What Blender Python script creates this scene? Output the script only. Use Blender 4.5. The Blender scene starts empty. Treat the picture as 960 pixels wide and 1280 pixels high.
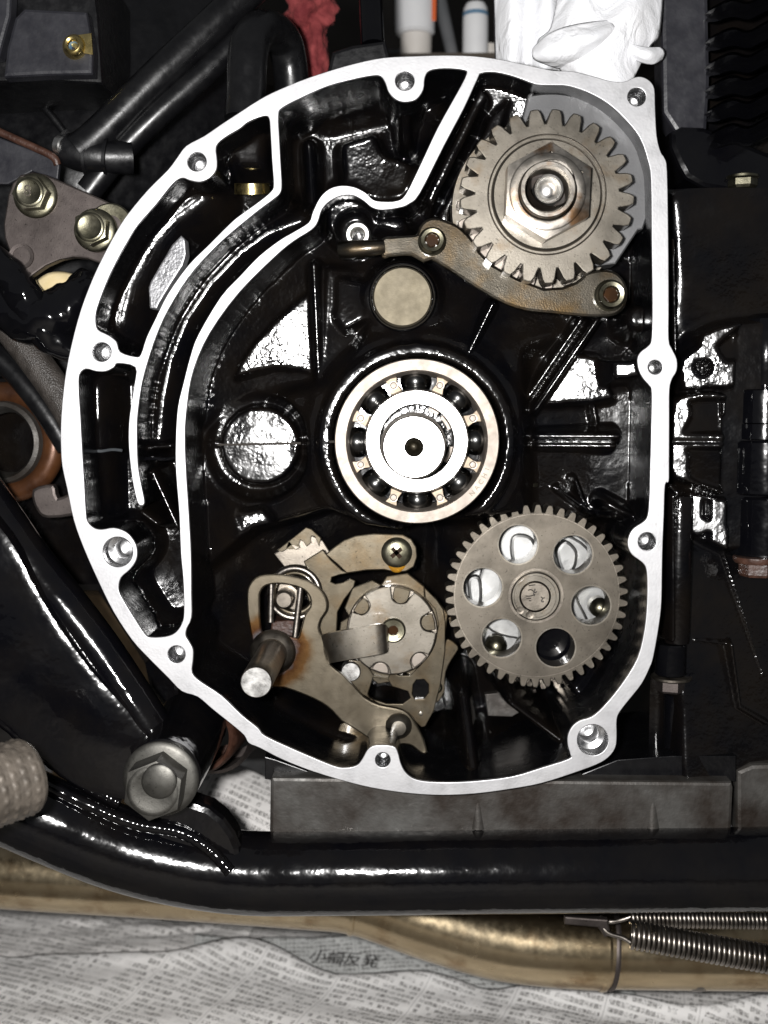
import bpy, math, random
import numpy as np
from mathutils import Vector, Matrix
random.seed(7)
rng = np.random.default_rng(11)
SC = bpy.context.scene
COL = SC.collection
R = math.radians

# ---------------------------------------------------------------- camera
# world: metres, X right, Z up, Y away from the camera; the machined cover face of the engine lies in Y = 0
F_PX = 1350.0            # focal length in photo pixels (photo 960 x 1280)
VPX, VPY = 505.0, 515.0  # where lines square to the cover face converge
DC = 0.4725              # camera to cover face
HC = 0.36                # camera height above the floor
cam_d = bpy.data.cameras.new('camera')
cam = bpy.data.objects.new('camera', cam_d); COL.objects.link(cam)
cam_d.sensor_fit = 'VERTICAL'; cam_d.sensor_height = 36.0; cam_d.sensor_width = 27.0
cam_d.lens = 36.0 * F_PX / 1280.0
cam_d.clip_start = 0.01; cam_d.clip_end = 60
pitch = math.atan2(640 - VPY, F_PX)
yaw = math.atan2(VPX - 480, F_PX)
cam.location = (0, -DC, HC)
cam.rotation_euler = (math.pi / 2 - pitch, 0, yaw)
cam_d.dof.use_dof = True; cam_d.dof.focus_distance = 0.475; cam_d.dof.aperture_fstop = 9.0
SC.camera = cam
CM = cam.rotation_euler.to_matrix()
CL = Vector(cam.location)

# ---------------------------------------------------------------- world and the camera's flash
world = bpy.data.worlds.new('World'); SC.world = world; world.use_nodes = True
bg = world.node_tree.nodes['Background']
bg.inputs['Color'].default_value = (0.95, 0.97, 1.0, 1); bg.inputs['Strength'].default_value = 0.10
fl = bpy.data.lights.new('flash', 'POINT'); fl.shadow_soft_size = 0.011
fl.energy = 18.5; fl.color = (1.0, 0.985, 0.97)
flo = bpy.data.objects.new('flash', fl); COL.objects.link(flo)
flo.location = CL + Vector((-0.030, 0.004, 0.010))
flo.rotation_euler = (math.pi / 2 - R(4.5), 0, R(-1))
vs = SC.view_settings
vs.view_transform = 'Standard'; vs.look = 'None'; vs.gamma = 1.0; vs.exposure = 0.0; vs.use_curve_mapping = False

# ---------------------------------------------------------------- pixel helpers (a pixel gives a direction, the depth is given in mm behind the cover face)
def ray(px, py):
    return CM @ Vector(((px - 480) / F_PX, -(py - 640) / F_PX, -1.0))
DOFF = 0.0
def W(px, py, d=0.0):
    r = ray(px, py); t = ((d + DOFF) * 0.001 - CL.y) / r.y
    return CL + r * t
def FL(px, py, z=0.0):
    r = ray(px, py); t = (z - CL.z) / r.z
    return CL + r * t
def K(px, py, d=0.0):      # metres per pixel there
    return ((W(px + 2, py, d) - W(px - 2, py, d)).length + (W(px, py + 2, d) - W(px, py - 2, d)).length) / 8
def Zm(ox, oy, s, pts):
    return [(ox + u / s, oy + v / s) for u, v in pts]

def smooth_loop(pts, n=4, closed=True):
    P = [np.array(p, float) for p in pts]; N = len(P); out = []
    rngi = range(N) if closed else range(N - 1)
    for i in rngi:
        if closed: p0, p1, p2, p3 = P[i - 1], P[i], P[(i + 1) % N], P[(i + 2) % N]
        else: p0, p1, p2, p3 = P[max(i - 1, 0)], P[i], P[i + 1], P[min(i + 2, N - 1)]
        for k in range(n):
            t = k / n
            out.append(0.5 * ((2 * p1) + (p2 - p0) * t + (2 * p0 - 5 * p1 + 4 * p2 - p3) * t * t + (3 * p1 - p0 - 3 * p2 + p3) * t ** 3))
    if not closed: out.append(P[-1])
    return [tuple(p) for p in out]
def circ(c, r, n=40, a0=0, a1=360):
    full = abs(a1 - a0) >= 359.9
    m = n if full else n + 1
    return [(c[0] + r * math.cos(R(a0 + (a1 - a0) * i / n)), c[1] + r * math.sin(R(a0 + (a1 - a0) * i / n))) for i in range(m)]

# ---------------------------------------------------------------- object helpers
WL = {}
def props(o, label=None, cat=None, group=None, kind=None):
    if label: o['label'] = label
    if cat: o['category'] = cat
    if group: o['group'] = group
    if kind: o['kind'] = kind
    return o
def thing(name, label, cat, loc, group=None):
    o = bpy.data.objects.new(name, None); COL.objects.link(o); o.empty_display_size = 0.01
    o.location = loc; WL[o.name] = Vector(loc)
    return props(o, label, cat, group)
def finish(me, smooth=35):
    me.validate()
    me.polygons.foreach_set('use_smooth', [smooth > 0] * len(me.polygons))
    if 0 < smooth < 180: me.set_sharp_from_angle(angle=R(smooth))
    me.update()
def link(name, me, mat, parent=None, smooth=35):
    n = len(me.vertices); co = np.empty(n * 3); me.vertices.foreach_get('co', co); co = co.reshape(-1, 3)
    lo, hi = co.min(0), co.max(0)
    org = np.array([(lo[0] + hi[0]) / 2, (lo[1] + hi[1]) / 2, lo[2]])
    me.vertices.foreach_set('co', (co - org).ravel())
    finish(me, smooth)
    me.name = name
    if isinstance(mat, str): mat = M[mat]
    me.materials.clear(); me.materials.append(mat)
    o = bpy.data.objects.new(name, me); COL.objects.link(o)
    w = Vector(org); WL[o.name] = w
    if parent:
        o.parent = parent; o.location = w - WL[parent.name]
    else: o.location = w
    return o
def mesh(name, V, Fc, mat, parent=None, smooth=35):
    me = bpy.data.meshes.new(name); me.from_pydata([tuple(v) for v in V], [], Fc)
    return link(name, me, mat, parent, smooth)
class MB:
    def __init__(s): s.V = []; s.F = []
    def add(s, V, Fc):
        b = len(s.V); s.V += [tuple(v) for v in V]; s.F += [tuple(i + b for i in f) for f in Fc]; return s
    def build(s, name, mat, parent=None, smooth=35): return mesh(name, s.V, s.F, mat, parent, smooth)

def loops_world(loops, d): return [[(W(x, y, d).x, W(x, y, d).z) for x, y in L] for L in loops]
def plate(name, loops, d0, th, mat, parent=None, bev=0.35, sm=0, smooth=13, tilt=None):
    """flat plate whose front outline is seen at the given pixels, front face d0 mm behind the cover face"""
    cu = bpy.data.curves.new('tmp', 'CURVE'); cu.dimensions = '2D'; cu.fill_mode = 'BOTH'
    bev = min(bev, th * 0.45)
    cu.extrude = th / 2 - bev; cu.bevel_depth = bev; cu.bevel_resolution = 1; cu.offset = -bev
    for L in loops:
        if sm: L = smooth_loop(L, sm)
        s = cu.splines.new('POLY'); s.points.add(len(L) - 1); s.use_cyclic_u = True
        for p, (x, y) in zip(s.points, L):
            w = W(x, y, d0); p.co = (w.x * 1000, w.z * 1000, 0, 1)
    o = bpy.data.objects.new('tmp', cu)
    me = bpy.data.meshes.new_from_object(o)
    bpy.data.objects.remove(o); bpy.data.curves.remove(cu)
    n = len(me.vertices); co = np.empty(n * 3); me.vertices.foreach_get('co', co); co = co.reshape(-1, 3)
    new = np.stack([co[:, 0], DOFF + d0 + th / 2 - co[:, 2], co[:, 1]], 1) / 1000
    if tilt:   # (gx, gy): extra depth per metre in x and z about the plate's centre
        c = new.mean(0); new[:, 1] += (new[:, 0] - c[0]) * tilt[0] + (new[:, 2] - c[2]) * tilt[1]
    me.vertices.foreach_set('co', new.ravel())
    if hasattr(me, 'flip_normals'): me.flip_normals()
    import bmesh as bmm
    bm = bmm.new(); bm.from_mesh(me); bmm.ops.remove_doubles(bm, verts=bm.verts, dist=1e-6); bmm.ops.recalc_face_normals(bm, faces=bm.faces); bm.to_mesh(me); bm.free()
    return link(name, me, mat, parent, smooth)
def revolve(c, axis, prof, seg):
    """prof: (radius, distance along axis)"""
    axis = Vector(axis).normalized(); u = axis.orthogonal().normalized(); v = axis.cross(u)
    V, Fc, rings = [], [], []
    for r, h in prof:
        if r < 1e-7: rings.append([len(V)]); V.append(c + axis * h)
        else:
            b = len(V); rings.append(list(range(b, b + seg)))
            for i in range(seg):
                a = 2 * math.pi * i / seg; V.append(c + axis * h + (u * math.cos(a) + v * math.sin(a)) * r)
    for A, B in zip(rings, rings[1:]):
        if len(A) == 1 and len(B) == 1: continue
        for i in range(seg):
            j = (i + 1) % seg
            if len(A) == 1: Fc.append((A[0], B[j], B[i]))
            elif len(B) == 1: Fc.append((A[i], A[j], B[0]))
            else: Fc.append((A[i], A[j], B[j], B[i]))
    return V, Fc
def lathe(name, c, d0, prof, mat, parent=None, seg=48, smooth=35, axis=(0, 1, 0)):
    """prof: (radius in pixels seen at d0, depth in mm); axis square to the cover face"""
    k = K(c[0], c[1], d0); o = W(c[0], c[1], d0); o = Vector((o.x, 0, o.z)) if axis == (0, 1, 0) else o
    V, Fc = revolve(o, axis, [(r * k, (h + DOFF) * 0.001) for r, h in prof], seg)
    return mesh(name, V, Fc, mat, parent, smooth)
def vlathe(name, base, prof, mat, parent=None, seg=32, smooth=35, axis=(0, 0, 1)):
    V, Fc = revolve(Vector(base), axis, prof, seg)
    return mesh(name, V, Fc, mat, parent, smooth)
def sweep(pts, rad, seg=14, cap=True, n=6, flat=1.0):
    P = [Vector(p) for p in (smooth_loop([tuple(p) for p in pts], n, False) if n else pts)]
    m = len(P)
    if isinstance(rad, (list, tuple)):
        rr = np.interp(np.linspace(0, 1, m), np.linspace(0, 1, len(rad)), rad)
    else: rr = [rad] * m
    T = [(P[min(i + 1, m - 1)] - P[max(i - 1, 0)]).normalized() for i in range(m)]
    u = T[0].orthogonal().normalized(); V, Fc = [], []
    for i in range(m):
        u = (u - T[i] * u.dot(T[i])).normalized(); v = T[i].cross(u)
        for k in range(seg):
            a = 2 * math.pi * k / seg; V.append(P[i] + (u * math.cos(a) + v * math.sin(a) * flat) * rr[i])
    for i in range(m - 1):
        for k in range(seg):
            j = (k + 1) % seg; Fc.append((i * seg + k, i * seg + j, (i + 1) * seg + j, (i + 1) * seg + k))
    if cap:
        Fc.append(tuple(range(seg - 1, -1, -1))); Fc.append(tuple((m - 1) * seg + k for k in range(seg)))
    return V, Fc
def tube(name, pts, rpx, mat, parent=None, seg=18, n=6, smooth=50, cap=True):
    """pts: (px, py, depth mm); radius in pixels at the first point"""
    wp = [W(*p) for p in pts]; k = K(*pts[0])
    rad = [r * k for r in rpx] if isinstance(rpx, (list, tuple)) else rpx * k
    V, Fc = sweep(wp, rad, seg, cap, n)
    return mesh(name, V, Fc, mat, parent, smooth)
def hexprism(c, d0, r_px, h0, h1, rot=0, cham=0.12):
    k = K(c[0], c[1], d0); o = W(c[0], c[1], d0); V = []; Fc = []
    rings = []
    for rr, hh in ((r_px, h1), (r_px, h0 + cham * r_px * k * 1000 * 0.28), (r_px * (1 - cham), h0)):
        b = len(V); rings.append(b)
        for i in range(6):
            a = R(rot + 60 * i); V.append((o.x + math.cos(a) * rr * k, (hh + DOFF) * 0.001, o.z + math.sin(a) * rr * k))
    for A, B in zip(rings, rings[1:]):
        for i in range(6): Fc.append((A + i, A + (i + 1) % 6, B + (i + 1) % 6, B + i))
    Fc.append(tuple(rings[2] + i for i in range(6)))
    Fc.append(tuple(rings[0] + 5 - i for i in range(6)))
    return V, Fc
def box(p0, p1):
    x0, y0, z0 = p0; x1, y1, z1 = p1
    V = [(x0, y0, z0), (x1, y0, z0), (x1, y1, z0), (x0, y1, z0), (x0, y0, z1), (x1, y0, z1), (x1, y1, z1), (x0, y1, z1)]
    return V, [(0, 3, 2, 1), (4, 5, 6, 7), (0, 1, 5, 4), (1, 2, 6, 5), (2, 3, 7, 6), (3, 0, 4, 7)]
def text_mesh(name, s, size, mat, parent, place, thick=0.05, shear=0):
    """place(x, y, z) maps text units (metres) to the world"""
    cu = bpy.data.curves.new('tmp', 'FONT'); cu.body = s; cu.size = 1000 * size; cu.extrude = thick; cu.align_x = 'CENTER'; cu.align_y = 'CENTER'; cu.shear = shear
    o = bpy.data.objects.new('tmp', cu); COL.objects.link(o)
    dg = bpy.context.evaluated_depsgraph_get(); dg.update()
    me = bpy.data.meshes.new_from_object(o.evaluated_get(dg))
    bpy.data.objects.remove(o); bpy.data.curves.remove(cu)
    if len(me.vertices) == 0: return None
    for v in me.vertices: v.co = place(v.co.x * 0.001, v.co.y * 0.001, v.co.z * 0.001)
    return link(name, me, mat, parent, 0)

# ---------------------------------------------------------------- materials
M = {}
class NT:
    def __init__(s, name):
        s.m = bpy.data.materials.new(name); s.m.use_nodes = True; s.t = s.m.node_tree
        s.b = s.t.nodes['Principled BSDF']; M[name] = s.m
        s.tc = s.t.nodes.new('ShaderNodeTexCoord'); s.geo = s.t.nodes.new('ShaderNodeNewGeometry')
    def lk(s, a, b): s.t.links.new(a, b)
    def noise(s, scale, detail=3, rough=0.55, vec=None, dist=0):
        n = s.t.nodes.new('ShaderNodeTexNoise'); n.inputs['Scale'].default_value = scale; n.inputs['Detail'].default_value = detail
        n.inputs['Roughness'].default_value = rough; n.inputs['Distortion'].default_value = dist
        s.lk(vec if vec else s.geo.outputs['Position'], n.inputs['Vector']); return n.outputs['Fac']
    def ramp(s, fac, stops):
        n = s.t.nodes.new('ShaderNodeValToRGB'); e = n.color_ramp.elements
        while len(e) < len(stops): e.new(0.5)
        for el, (p, c) in zip(e, stops):
            el.position = p; el.color = (c[0], c[1], c[2], 1) if isinstance(c, (tuple, list)) else (c, c, c, 1)
        s.lk(fac, n.inputs['Fac']); return n.outputs['Color']
    def mix(s, fac, a, b):
        n = s.t.nodes.new('ShaderNodeMix'); n.data_type = 'RGBA'
        for i, v in ((0, fac), (6, a), (7, b)):
            if isinstance(v, (int, float)): n.inputs[i].default_value = v
            elif isinstance(v, (tuple, list)): n.inputs[i].default_value = (v[0], v[1], v[2], 1)
            else: s.lk(v, n.inputs[i])
        return n.outputs[2]
    def math(s, op, a, b=None, c=None):
        n = s.t.nodes.new('ShaderNodeMath'); n.operation = op
        for i, v in enumerate((a, b, c)):
            if v is None: continue
            if isinstance(v, (int, float)): n.inputs[i].default_value = v
            else: s.lk(v, n.inputs[i])
        return n.outputs[0]
    def bump(s, h, dist, strength=1.0):
        n = s.t.nodes.new('ShaderNodeBump')
        if isinstance(strength, (int, float)): n.inputs['Strength'].default_value = strength
        else: s.lk(strength, n.inputs['Strength'])
        n.inputs['Distance'].default_value = dist
        s.lk(h, n.inputs['Height'])
        if s.b.inputs['Normal'].is_linked: s.lk(s.b.inputs['Normal'].links[0].from_socket, n.inputs['Normal'])
        s.lk(n.outputs['Normal'], s.b.inputs['Normal'])
    def setv(s, **kw):
        for k, v in kw.items():
            i = s.b.inputs[{'col': 'Base Color', 'metal': 'Metallic', 'rough': 'Roughness', 'coat': 'Coat Weight', 'coatr': 'Coat Roughness', 'trans': 'Transmission Weight', 'ior': 'IOR', 'spec': 'Specular IOR Level', 'emis': 'Emission Strength', 'alpha': 'Alpha', 'sss': 'Subsurface Weight', 'sheen': 'Sheen Weight', 'aniso': 'Anisotropic'}[k]]
            if isinstance(v, (int, float)): i.default_value = v
            elif isinstance(v, (tuple, list)): i.default_value = (v[0], v[1], v[2], 1)
            else: s.lk(v, i)
        return s
def simple(name, c1, c2=None, metal=0, rough=(0.4, 0.5), cs=120, rs=200, bump=0, bs=900, bdet=3, **kw):
    n = NT(name)
    f = n.noise(cs, 4)
    n.setv(col=n.ramp(f, [(0.35, c1), (0.68, c2 or c1)]), metal=metal)
    if isinstance(rough, tuple): n.setv(rough=n.ramp(n.noise(rs, 4), [(0.32, rough[0]), (0.7, rough[1])]))
    else: n.setv(rough=rough)
    if bump: n.bump(n.noise(bs, bdet), bump)
    n.setv(**kw); return n

# black oily casting
n = simple('black_paint', (0.0018, 0.0018, 0.0024), (0.005, 0.0038, 0.003), rough=(0.09, 0.22), cs=40, rs=110)
n.bump(n.noise(480, 1.2, 0.5), 0.00026, n.ramp(n.noise(38, 3), [(0.40, 0.22), (0.64, 1.0)])); n.bump(n.noise(120, 1), 0.00004, 0.6); n.setv(ior=1.5)
n = simple('black_gloss', (0.0018, 0.0018, 0.0026), (0.003, 0.003, 0.0035), rough=(0.06, 0.15), cs=60, rs=90)
n.bump(n.noise(300, 1, 0.5), 0.00008); n.bump(n.noise(90, 2), 0.0004, 0.5)
n = simple('black_frame', (0.0018, 0.0018, 0.0026), (0.004, 0.0035, 0.0035), rough=(0.06, 0.16), cs=50, rs=60)
n.bump(n.noise(110, 2, 0.5), 0.00035); n.bump(n.noise(420, 1, 0.5), 0.00005)
n = simple('black_wall', (0.0018, 0.0018, 0.0026), (0.003, 0.003, 0.0034), rough=(0.16, 0.32), cs=60, rs=90)
n.bump(n.noise(430, 1.2, 0.5), 0.00022, n.ramp(n.noise(38, 3), [(0.45, 0.1), (0.66, 1.0)])); n.bump(n.noise(90, 2), 0.0003, 0.5)
simple('black_rubber', (0.0028, 0.0028, 0.0034), (0.0055, 0.0055, 0.006), rough=(0.24, 0.42), cs=80, bump=0.00006, bs=500)
simple('black_plastic', (0.0018, 0.0018, 0.0024), (0.0042, 0.0042, 0.005), rough=(0.3, 0.5), cs=60, bump=0.0001, bs=500)
simple('grey_panel', (0.014, 0.014, 0.018), (0.028, 0.028, 0.033), rough=(0.3, 0.5), cs=60, bump=0.0001, bs=500)
# machined aluminium
n = NT('aluminium_face')
f1 = n.noise(34, 5, 0.6); f2 = n.noise(420, 3)
col = n.mix(f2, n.ramp(f1, [(0.3, (0.40, 0.40, 0.415)), (0.7, (0.60, 0.595, 0.6))]), (0.56, 0.56, 0.57))
col = n.mix(n.ramp(n.noise(160, 4, 0.7), [(0.66, 0), (0.74, 0.5)]), col, (0.22, 0.2, 0.17))
n.setv(col=col, metal=1, rough=n.ramp(n.noise(90, 5), [(0.3, 0.46), (0.7, 0.62)]))
n.bump(n.noise(900, 3), 0.00004)
n = simple('aluminium_bore', (0.42, 0.42, 0.43), (0.6, 0.6, 0.6), metal=1, rough=(0.2, 0.34), cs=300, rs=300)
n = simple('aluminium_raw', (0.5, 0.5, 0.52), (0.78, 0.78, 0.8), metal=1, rough=(0.45, 0.62), cs=300, bump=0.0005, bs=800, bdet=5)
# steels
def steel(name, c1, c2, rough, cs=90, dirt=0.0, bump=0.00004, stain=None, sth=(0.58, 0.72), coat=0.0):
    n = NT(name); f = n.noise(cs, 5); col = n.ramp(f, [(0.3, c1), (0.7, c2)])
    if stain: col = n.mix(n.ramp(n.noise(70, 5, 0.6), [(sth[0], 0), (sth[1], 1)]), col, stain)
    if dirt:
        col = n.mix(n.math('MULTIPLY', n.ramp(n.noise(48, 5, 0.6), [(0.46, 0), (0.74, 1)]), dirt), col, tuple(c * 0.35 for c in c1))
        col = n.mix(n.ramp(n.noise(1100, 2), [(0.66, 0), (0.72, 0.8)]), col, tuple(c * 0.25 for c in c1))
    n.setv(col=col, metal=1, rough=n.ramp(n.noise(240, 4), [(0.3, rough[0]), (0.7, rough[1])]))
    n.bump(n.noise(1600, 3), bump)
    if coat: n.setv(coat=coat, coatr=0.12)
    return n
steel('gear_steel', (0.15, 0.135, 0.112), (0.2, 0.182, 0.155), (0.40, 0.5), stain=(0.12, 0.082, 0.045), sth=(0.55, 0.8), coat=0.6, dirt=0.75)
steel('pump_gear_steel', (0.105, 0.092, 0.075), (0.132, 0.117, 0.097), (0.42, 0.52), coat=0.6, dirt=0.75)
steel('plate_steel', (0.075, 0.063, 0.045), (0.105, 0.09, 0.066), (0.38, 0.5), stain=(0.07, 0.046, 0.022), sth=(0.45, 0.8), coat=0.6, dirt=0.75)
steel('oily_plate', (0.035, 0.031, 0.024), (0.062, 0.055, 0.044), (0.32, 0.46), stain=(0.055, 0.034, 0.013), sth=(0.45, 0.75), coat=1.0, bump=0.0001, dirt=0.75)
steel('dark_steel', (0.16, 0.14, 0.12), (0.27, 0.24, 0.2), (0.32, 0.48), dirt=0.75)
steel('bright_steel', (0.62, 0.61, 0.59), (0.78, 0.77, 0.75), (0.24, 0.4))
steel('ring_steel', (0.23, 0.20, 0.172), (0.28, 0.25, 0.222), (0.5, 0.6))
steel('ball_steel', (0.07, 0.07, 0.068), (0.10, 0.10, 0.098), (0.2, 0.26), bump=0)
steel('plug_steel', (0.14, 0.122, 0.088), (0.165, 0.145, 0.108), (0.58, 0.66))
steel('cage_steel', (0.22, 0.175, 0.13), (0.27, 0.225, 0.175), (0.5, 0.6))
steel('hole_steel', (0.02, 0.018, 0.014), (0.04, 0.036, 0.028), (0.25, 0.4))
steel('zinc_bolt', (0.155, 0.146, 0.098), (0.24, 0.225, 0.17), (0.28, 0.44), coat=0.4, dirt=0.6)
steel('web_steel', (0.125, 0.125, 0.128), (0.15, 0.15, 0.152), (0.5, 0.56), cs=40)
steel('nut_steel', (0.33, 0.30, 0.26), (0.44, 0.41, 0.37), (0.3, 0.44), cs=50, stain=(0.24, 0.12, 0.045), sth=(0.52, 0.66), dirt=0.75)
steel('pump_alloy', (0.24, 0.24, 0.235), (0.34, 0.34, 0.335), (0.36, 0.5))
steel('brass', (0.72, 0.56, 0.22), (0.8, 0.66, 0.32), (0.2, 0.34))
steel('bracket_steel', (0.085, 0.072, 0.068), (0.12, 0.103, 0.096), (0.5, 0.6), cs=160, dirt=0.75)
steel('exhaust_steel', (0.44, 0.34, 0.205), (0.54, 0.445, 0.30), (0.2, 0.28), cs=14, bump=0.0, stain=(0.24, 0.15, 0.075), sth=(0.5, 0.8))
steel('nut_grey', (0.10, 0.097, 0.088), (0.15, 0.145, 0.132), (0.42, 0.55), dirt=0.6)
steel('spring_steel', (0.24, 0.215, 0.19), (0.36, 0.33, 0.3), (0.26, 0.4), dirt=0.75)
n = steel('rust', (0.035, 0.014, 0.007), (0.12, 0.046, 0.016), (0.26, 0.45), cs=45); n.setv(metal=0.35)
n = simple('rust_brown', (0.028, 0.011, 0.0065), (0.06, 0.025, 0.015), rough=(0.4, 0.6), cs=200, bump=0.0004, bs=500)
simple('dirty_alloy', (0.022, 0.016, 0.012), (0.085, 0.083, 0.078), rough=(0.42, 0.6), cs=34, metal=0.5, bump=0.00025, bs=300)
simple('peg_metal', (0.06, 0.05, 0.04), (0.13, 0.11, 0.09), metal=0.3, rough=(0.5, 0.65), cs=160, bump=0.0002, bs=500)
n = simple('glove_cotton', (0.80, 0.81, 0.84), (0.86, 0.86, 0.88), rough=0.9, cs=60, bump=0.00025, bs=1300, sheen=0.3)
n.bump(n.noise(55, 2, 0.45, dist=1.6), 0.0032, 0.65)
simple('white_plastic', (0.72, 0.72, 0.73), (0.8, 0.8, 0.8), rough=0.35, cs=30)
simple('cream_plastic', (0.62, 0.58, 0.53), (0.7, 0.66, 0.62), rough=0.45, cs=30)
simple('grey_paint', (0.10, 0.105, 0.11), (0.16, 0.16, 0.165), rough=0.5, cs=30)
simple('blue_print', (0.12, 0.22, 0.33), rough=0.4)
simple('orange_print', (0.65, 0.12, 0.03), rough=0.4)
simple('red_cloth', (0.12, 0.01, 0.013), (0.26, 0.045, 0.045), rough=0.9, cs=120, bump=0.0012, bs=200, bdet=6)
simple('wood', (0.17, 0.11, 0.055), (0.28, 0.2, 0.11), rough=0.7, cs=50, bump=0.0004, bs=200)
simple('bench', (0.03, 0.022, 0.016), (0.06, 0.045, 0.03), rough=0.6, cs=20)
simple('concrete', (0.07, 0.066, 0.06), (0.12, 0.11, 0.10), rough=0.85, cs=14, bump=0.0006, bs=300)
simple('workshop_wall', (0.03, 0.027, 0.024), (0.05, 0.045, 0.04), rough=0.9, cs=4)
simple('amber_oil', (0.55, 0.25, 0.02), (0.7, 0.36, 0.03), rough=0.08, trans=0.55, ior=1.47)
simple('sealant', (0.05, 0.055, 0.06), (0.09, 0.095, 0.1), rough=0.4)
simple('dark_oil', (0.018, 0.008, 0.003), (0.035, 0.015, 0.005), rough=0.15)
simple('brown_grime', (0.012, 0.008, 0.006), (0.03, 0.02, 0.014), rough=(0.35, 0.6), cs=150)
simple('ink', (0.045, 0.042, 0.04), rough=0.8)
simple('mark_dark', (0.03, 0.025, 0.02), rough=0.6)
simple('tan_card', (0.62, 0.5, 0.27), (0.72, 0.6, 0.38), rough=0.7)
# shift arm: pressed steel with a heat tint round its welded shaft
n = NT('arm_steel')
shaft_c = W(341, 815, 30)
vm = n.t.nodes.new('ShaderNodeVectorMath'); vm.operation = 'DISTANCE'; vm.inputs[1].default_value = shaft_c
n.lk(n.geo.outputs['Position'], vm.inputs[0])
dist = n.math('ADD', vm.outputs['Value'], n.math('MULTIPLY', n.math('SUBTRACT', n.noise(120, 3), 0.5), 0.008))
base = n.ramp(n.noise(90, 5), [(0.3, (0.095, 0.08, 0.058)), (0.7, (0.13, 0.112, 0.084))])
tint = n.ramp(n.math('DIVIDE', dist, 0.03), [(0.30, (0.07, 0.07, 0.077)), (0.42, (0.045, 0.02, 0.008)), (0.56, (0.08, 0.042, 0.016)), (0.72, (0.105, 0.087, 0.06))])
n.setv(col=n.mix(n.ramp(n.math('DIVIDE', dist, 0.03), [(0.55, 0), (0.75, 1)]), tint, base), metal=1, rough=n.ramp(n.noise(240, 4), [(0.3, 0.36), (0.7, 0.46)]))
n.bump(n.noise(1500, 3), 0.00004)

# newsprint: lines of small unreadable characters, in columns
def newsprint(name, paper, off, rot):
    n = NT(name)
    sep = n.t.nodes.new('ShaderNodeSeparateXYZ'); mp = n.t.nodes.new('ShaderNodeMapping'); mp.inputs['Rotation'].default_value = (0, 0, R(rot)); n.lk(n.tc.outputs['Object'], mp.inputs['Vector']); n.lk(mp.outputs[0], sep.inputs[0])
    n.tc_ = mp.outputs[0]
    x = n.math('ADD', sep.outputs[0], off); y = n.math('ADD', sep.outputs[1], off * 0.7)
    sx = n.math('DIVIDE', x, 0.0029); sy = n.math('DIVIDE', y, 0.0052)
    fx = n.math('FRACT', sx); fy = n.math('FRACT', sy)
    inl = n.math('MULTIPLY', n.math('LESS_THAN', fy, 0.62), n.math('LESS_THAN', fx, 0.86))
    cell = n.t.nodes.new('ShaderNodeTexWhiteNoise'); cell.noise_dimensions = '2D'
    cb = n.t.nodes.new('ShaderNodeCombineXYZ'); n.lk(n.math('FLOOR', sx), cb.inputs[0]); n.lk(n.math('FLOOR', sy), cb.inputs[1]); n.lk(cb.outputs[0], cell.inputs['Vector'])
    has = n.math('GREATER_THAN', cell.outputs['Value'], 0.12)
    strokes = n.math('GREATER_THAN', n.noise(1500, 1, 0.5, n.tc.outputs['Object']), n.math('MULTIPLY_ADD', cell.outputs['Value'], 0.16, 0.40))
    col = n.math('FRACT', n.math('DIVIDE', x, 0.052)); incol = n.math('LESS_THAN', col, 0.93)
    rule = n.math('LESS_THAN', n.math('ABSOLUTE', n.math('SUBTRACT', col, 0.965)), 0.004)
    para = n.math('GREATER_THAN', n.noise(22, 2, 0.5, n.tc.outputs['Object']), 0.40)
    ink = n.math('MULTIPLY', n.math('MULTIPLY', n.math('MULTIPLY', inl, has), n.math('MULTIPLY', strokes, incol)), n.math('MULTIPLY_ADD', para, 0.75, 0.25))
    ink = n.math('MAXIMUM', ink, n.math('MULTIPLY', rule, 0.6))
    ghost = n.math('MULTIPLY', n.noise(400, 2), 0.16)
    pap = n.mix(n.ramp(n.noise(30, 4), [(0.3, 0), (0.7, 1)]), paper, tuple(c * 0.88 for c in paper))
    pap = n.mix(ghost, pap, (0.2, 0.19, 0.18))
    n.setv(col=n.mix(n.math('MULTIPLY', ink, 0.8), pap, (0.07, 0.065, 0.06)), rough=0.9, spec=0.2)
    n.bump(n.noise(60, 3, 0.5, n.tc.outputs['Object']), 0.0012, 0.6)
newsprint('newsprint_warm', (0.90, 0.875, 0.85), 0.011, 14)
newsprint('newsprint_grey', (0.86, 0.87, 0.85), 0.027, -4)
newsprint('newsprint_pale', (0.92, 0.905, 0.89), 0.043, 19)

# ================================================================ the setting
fm = MB(); fm.add([(-6, -3, 0), (6, -3, 0), (6, 6, 0), (-6, 6, 0)], [(0, 1, 2, 3)])
props(fm.build('floor', 'concrete', None, 0), kind='structure')
fm = MB(); fm.add([(-6, 2.2, 0), (6, 2.2, 0), (6, 2.2, 4), (-6, 2.2, 4)], [(0, 3, 2, 1)])
props(fm.build('wall_back', 'workshop_wall', None, 0), kind='structure')

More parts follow.
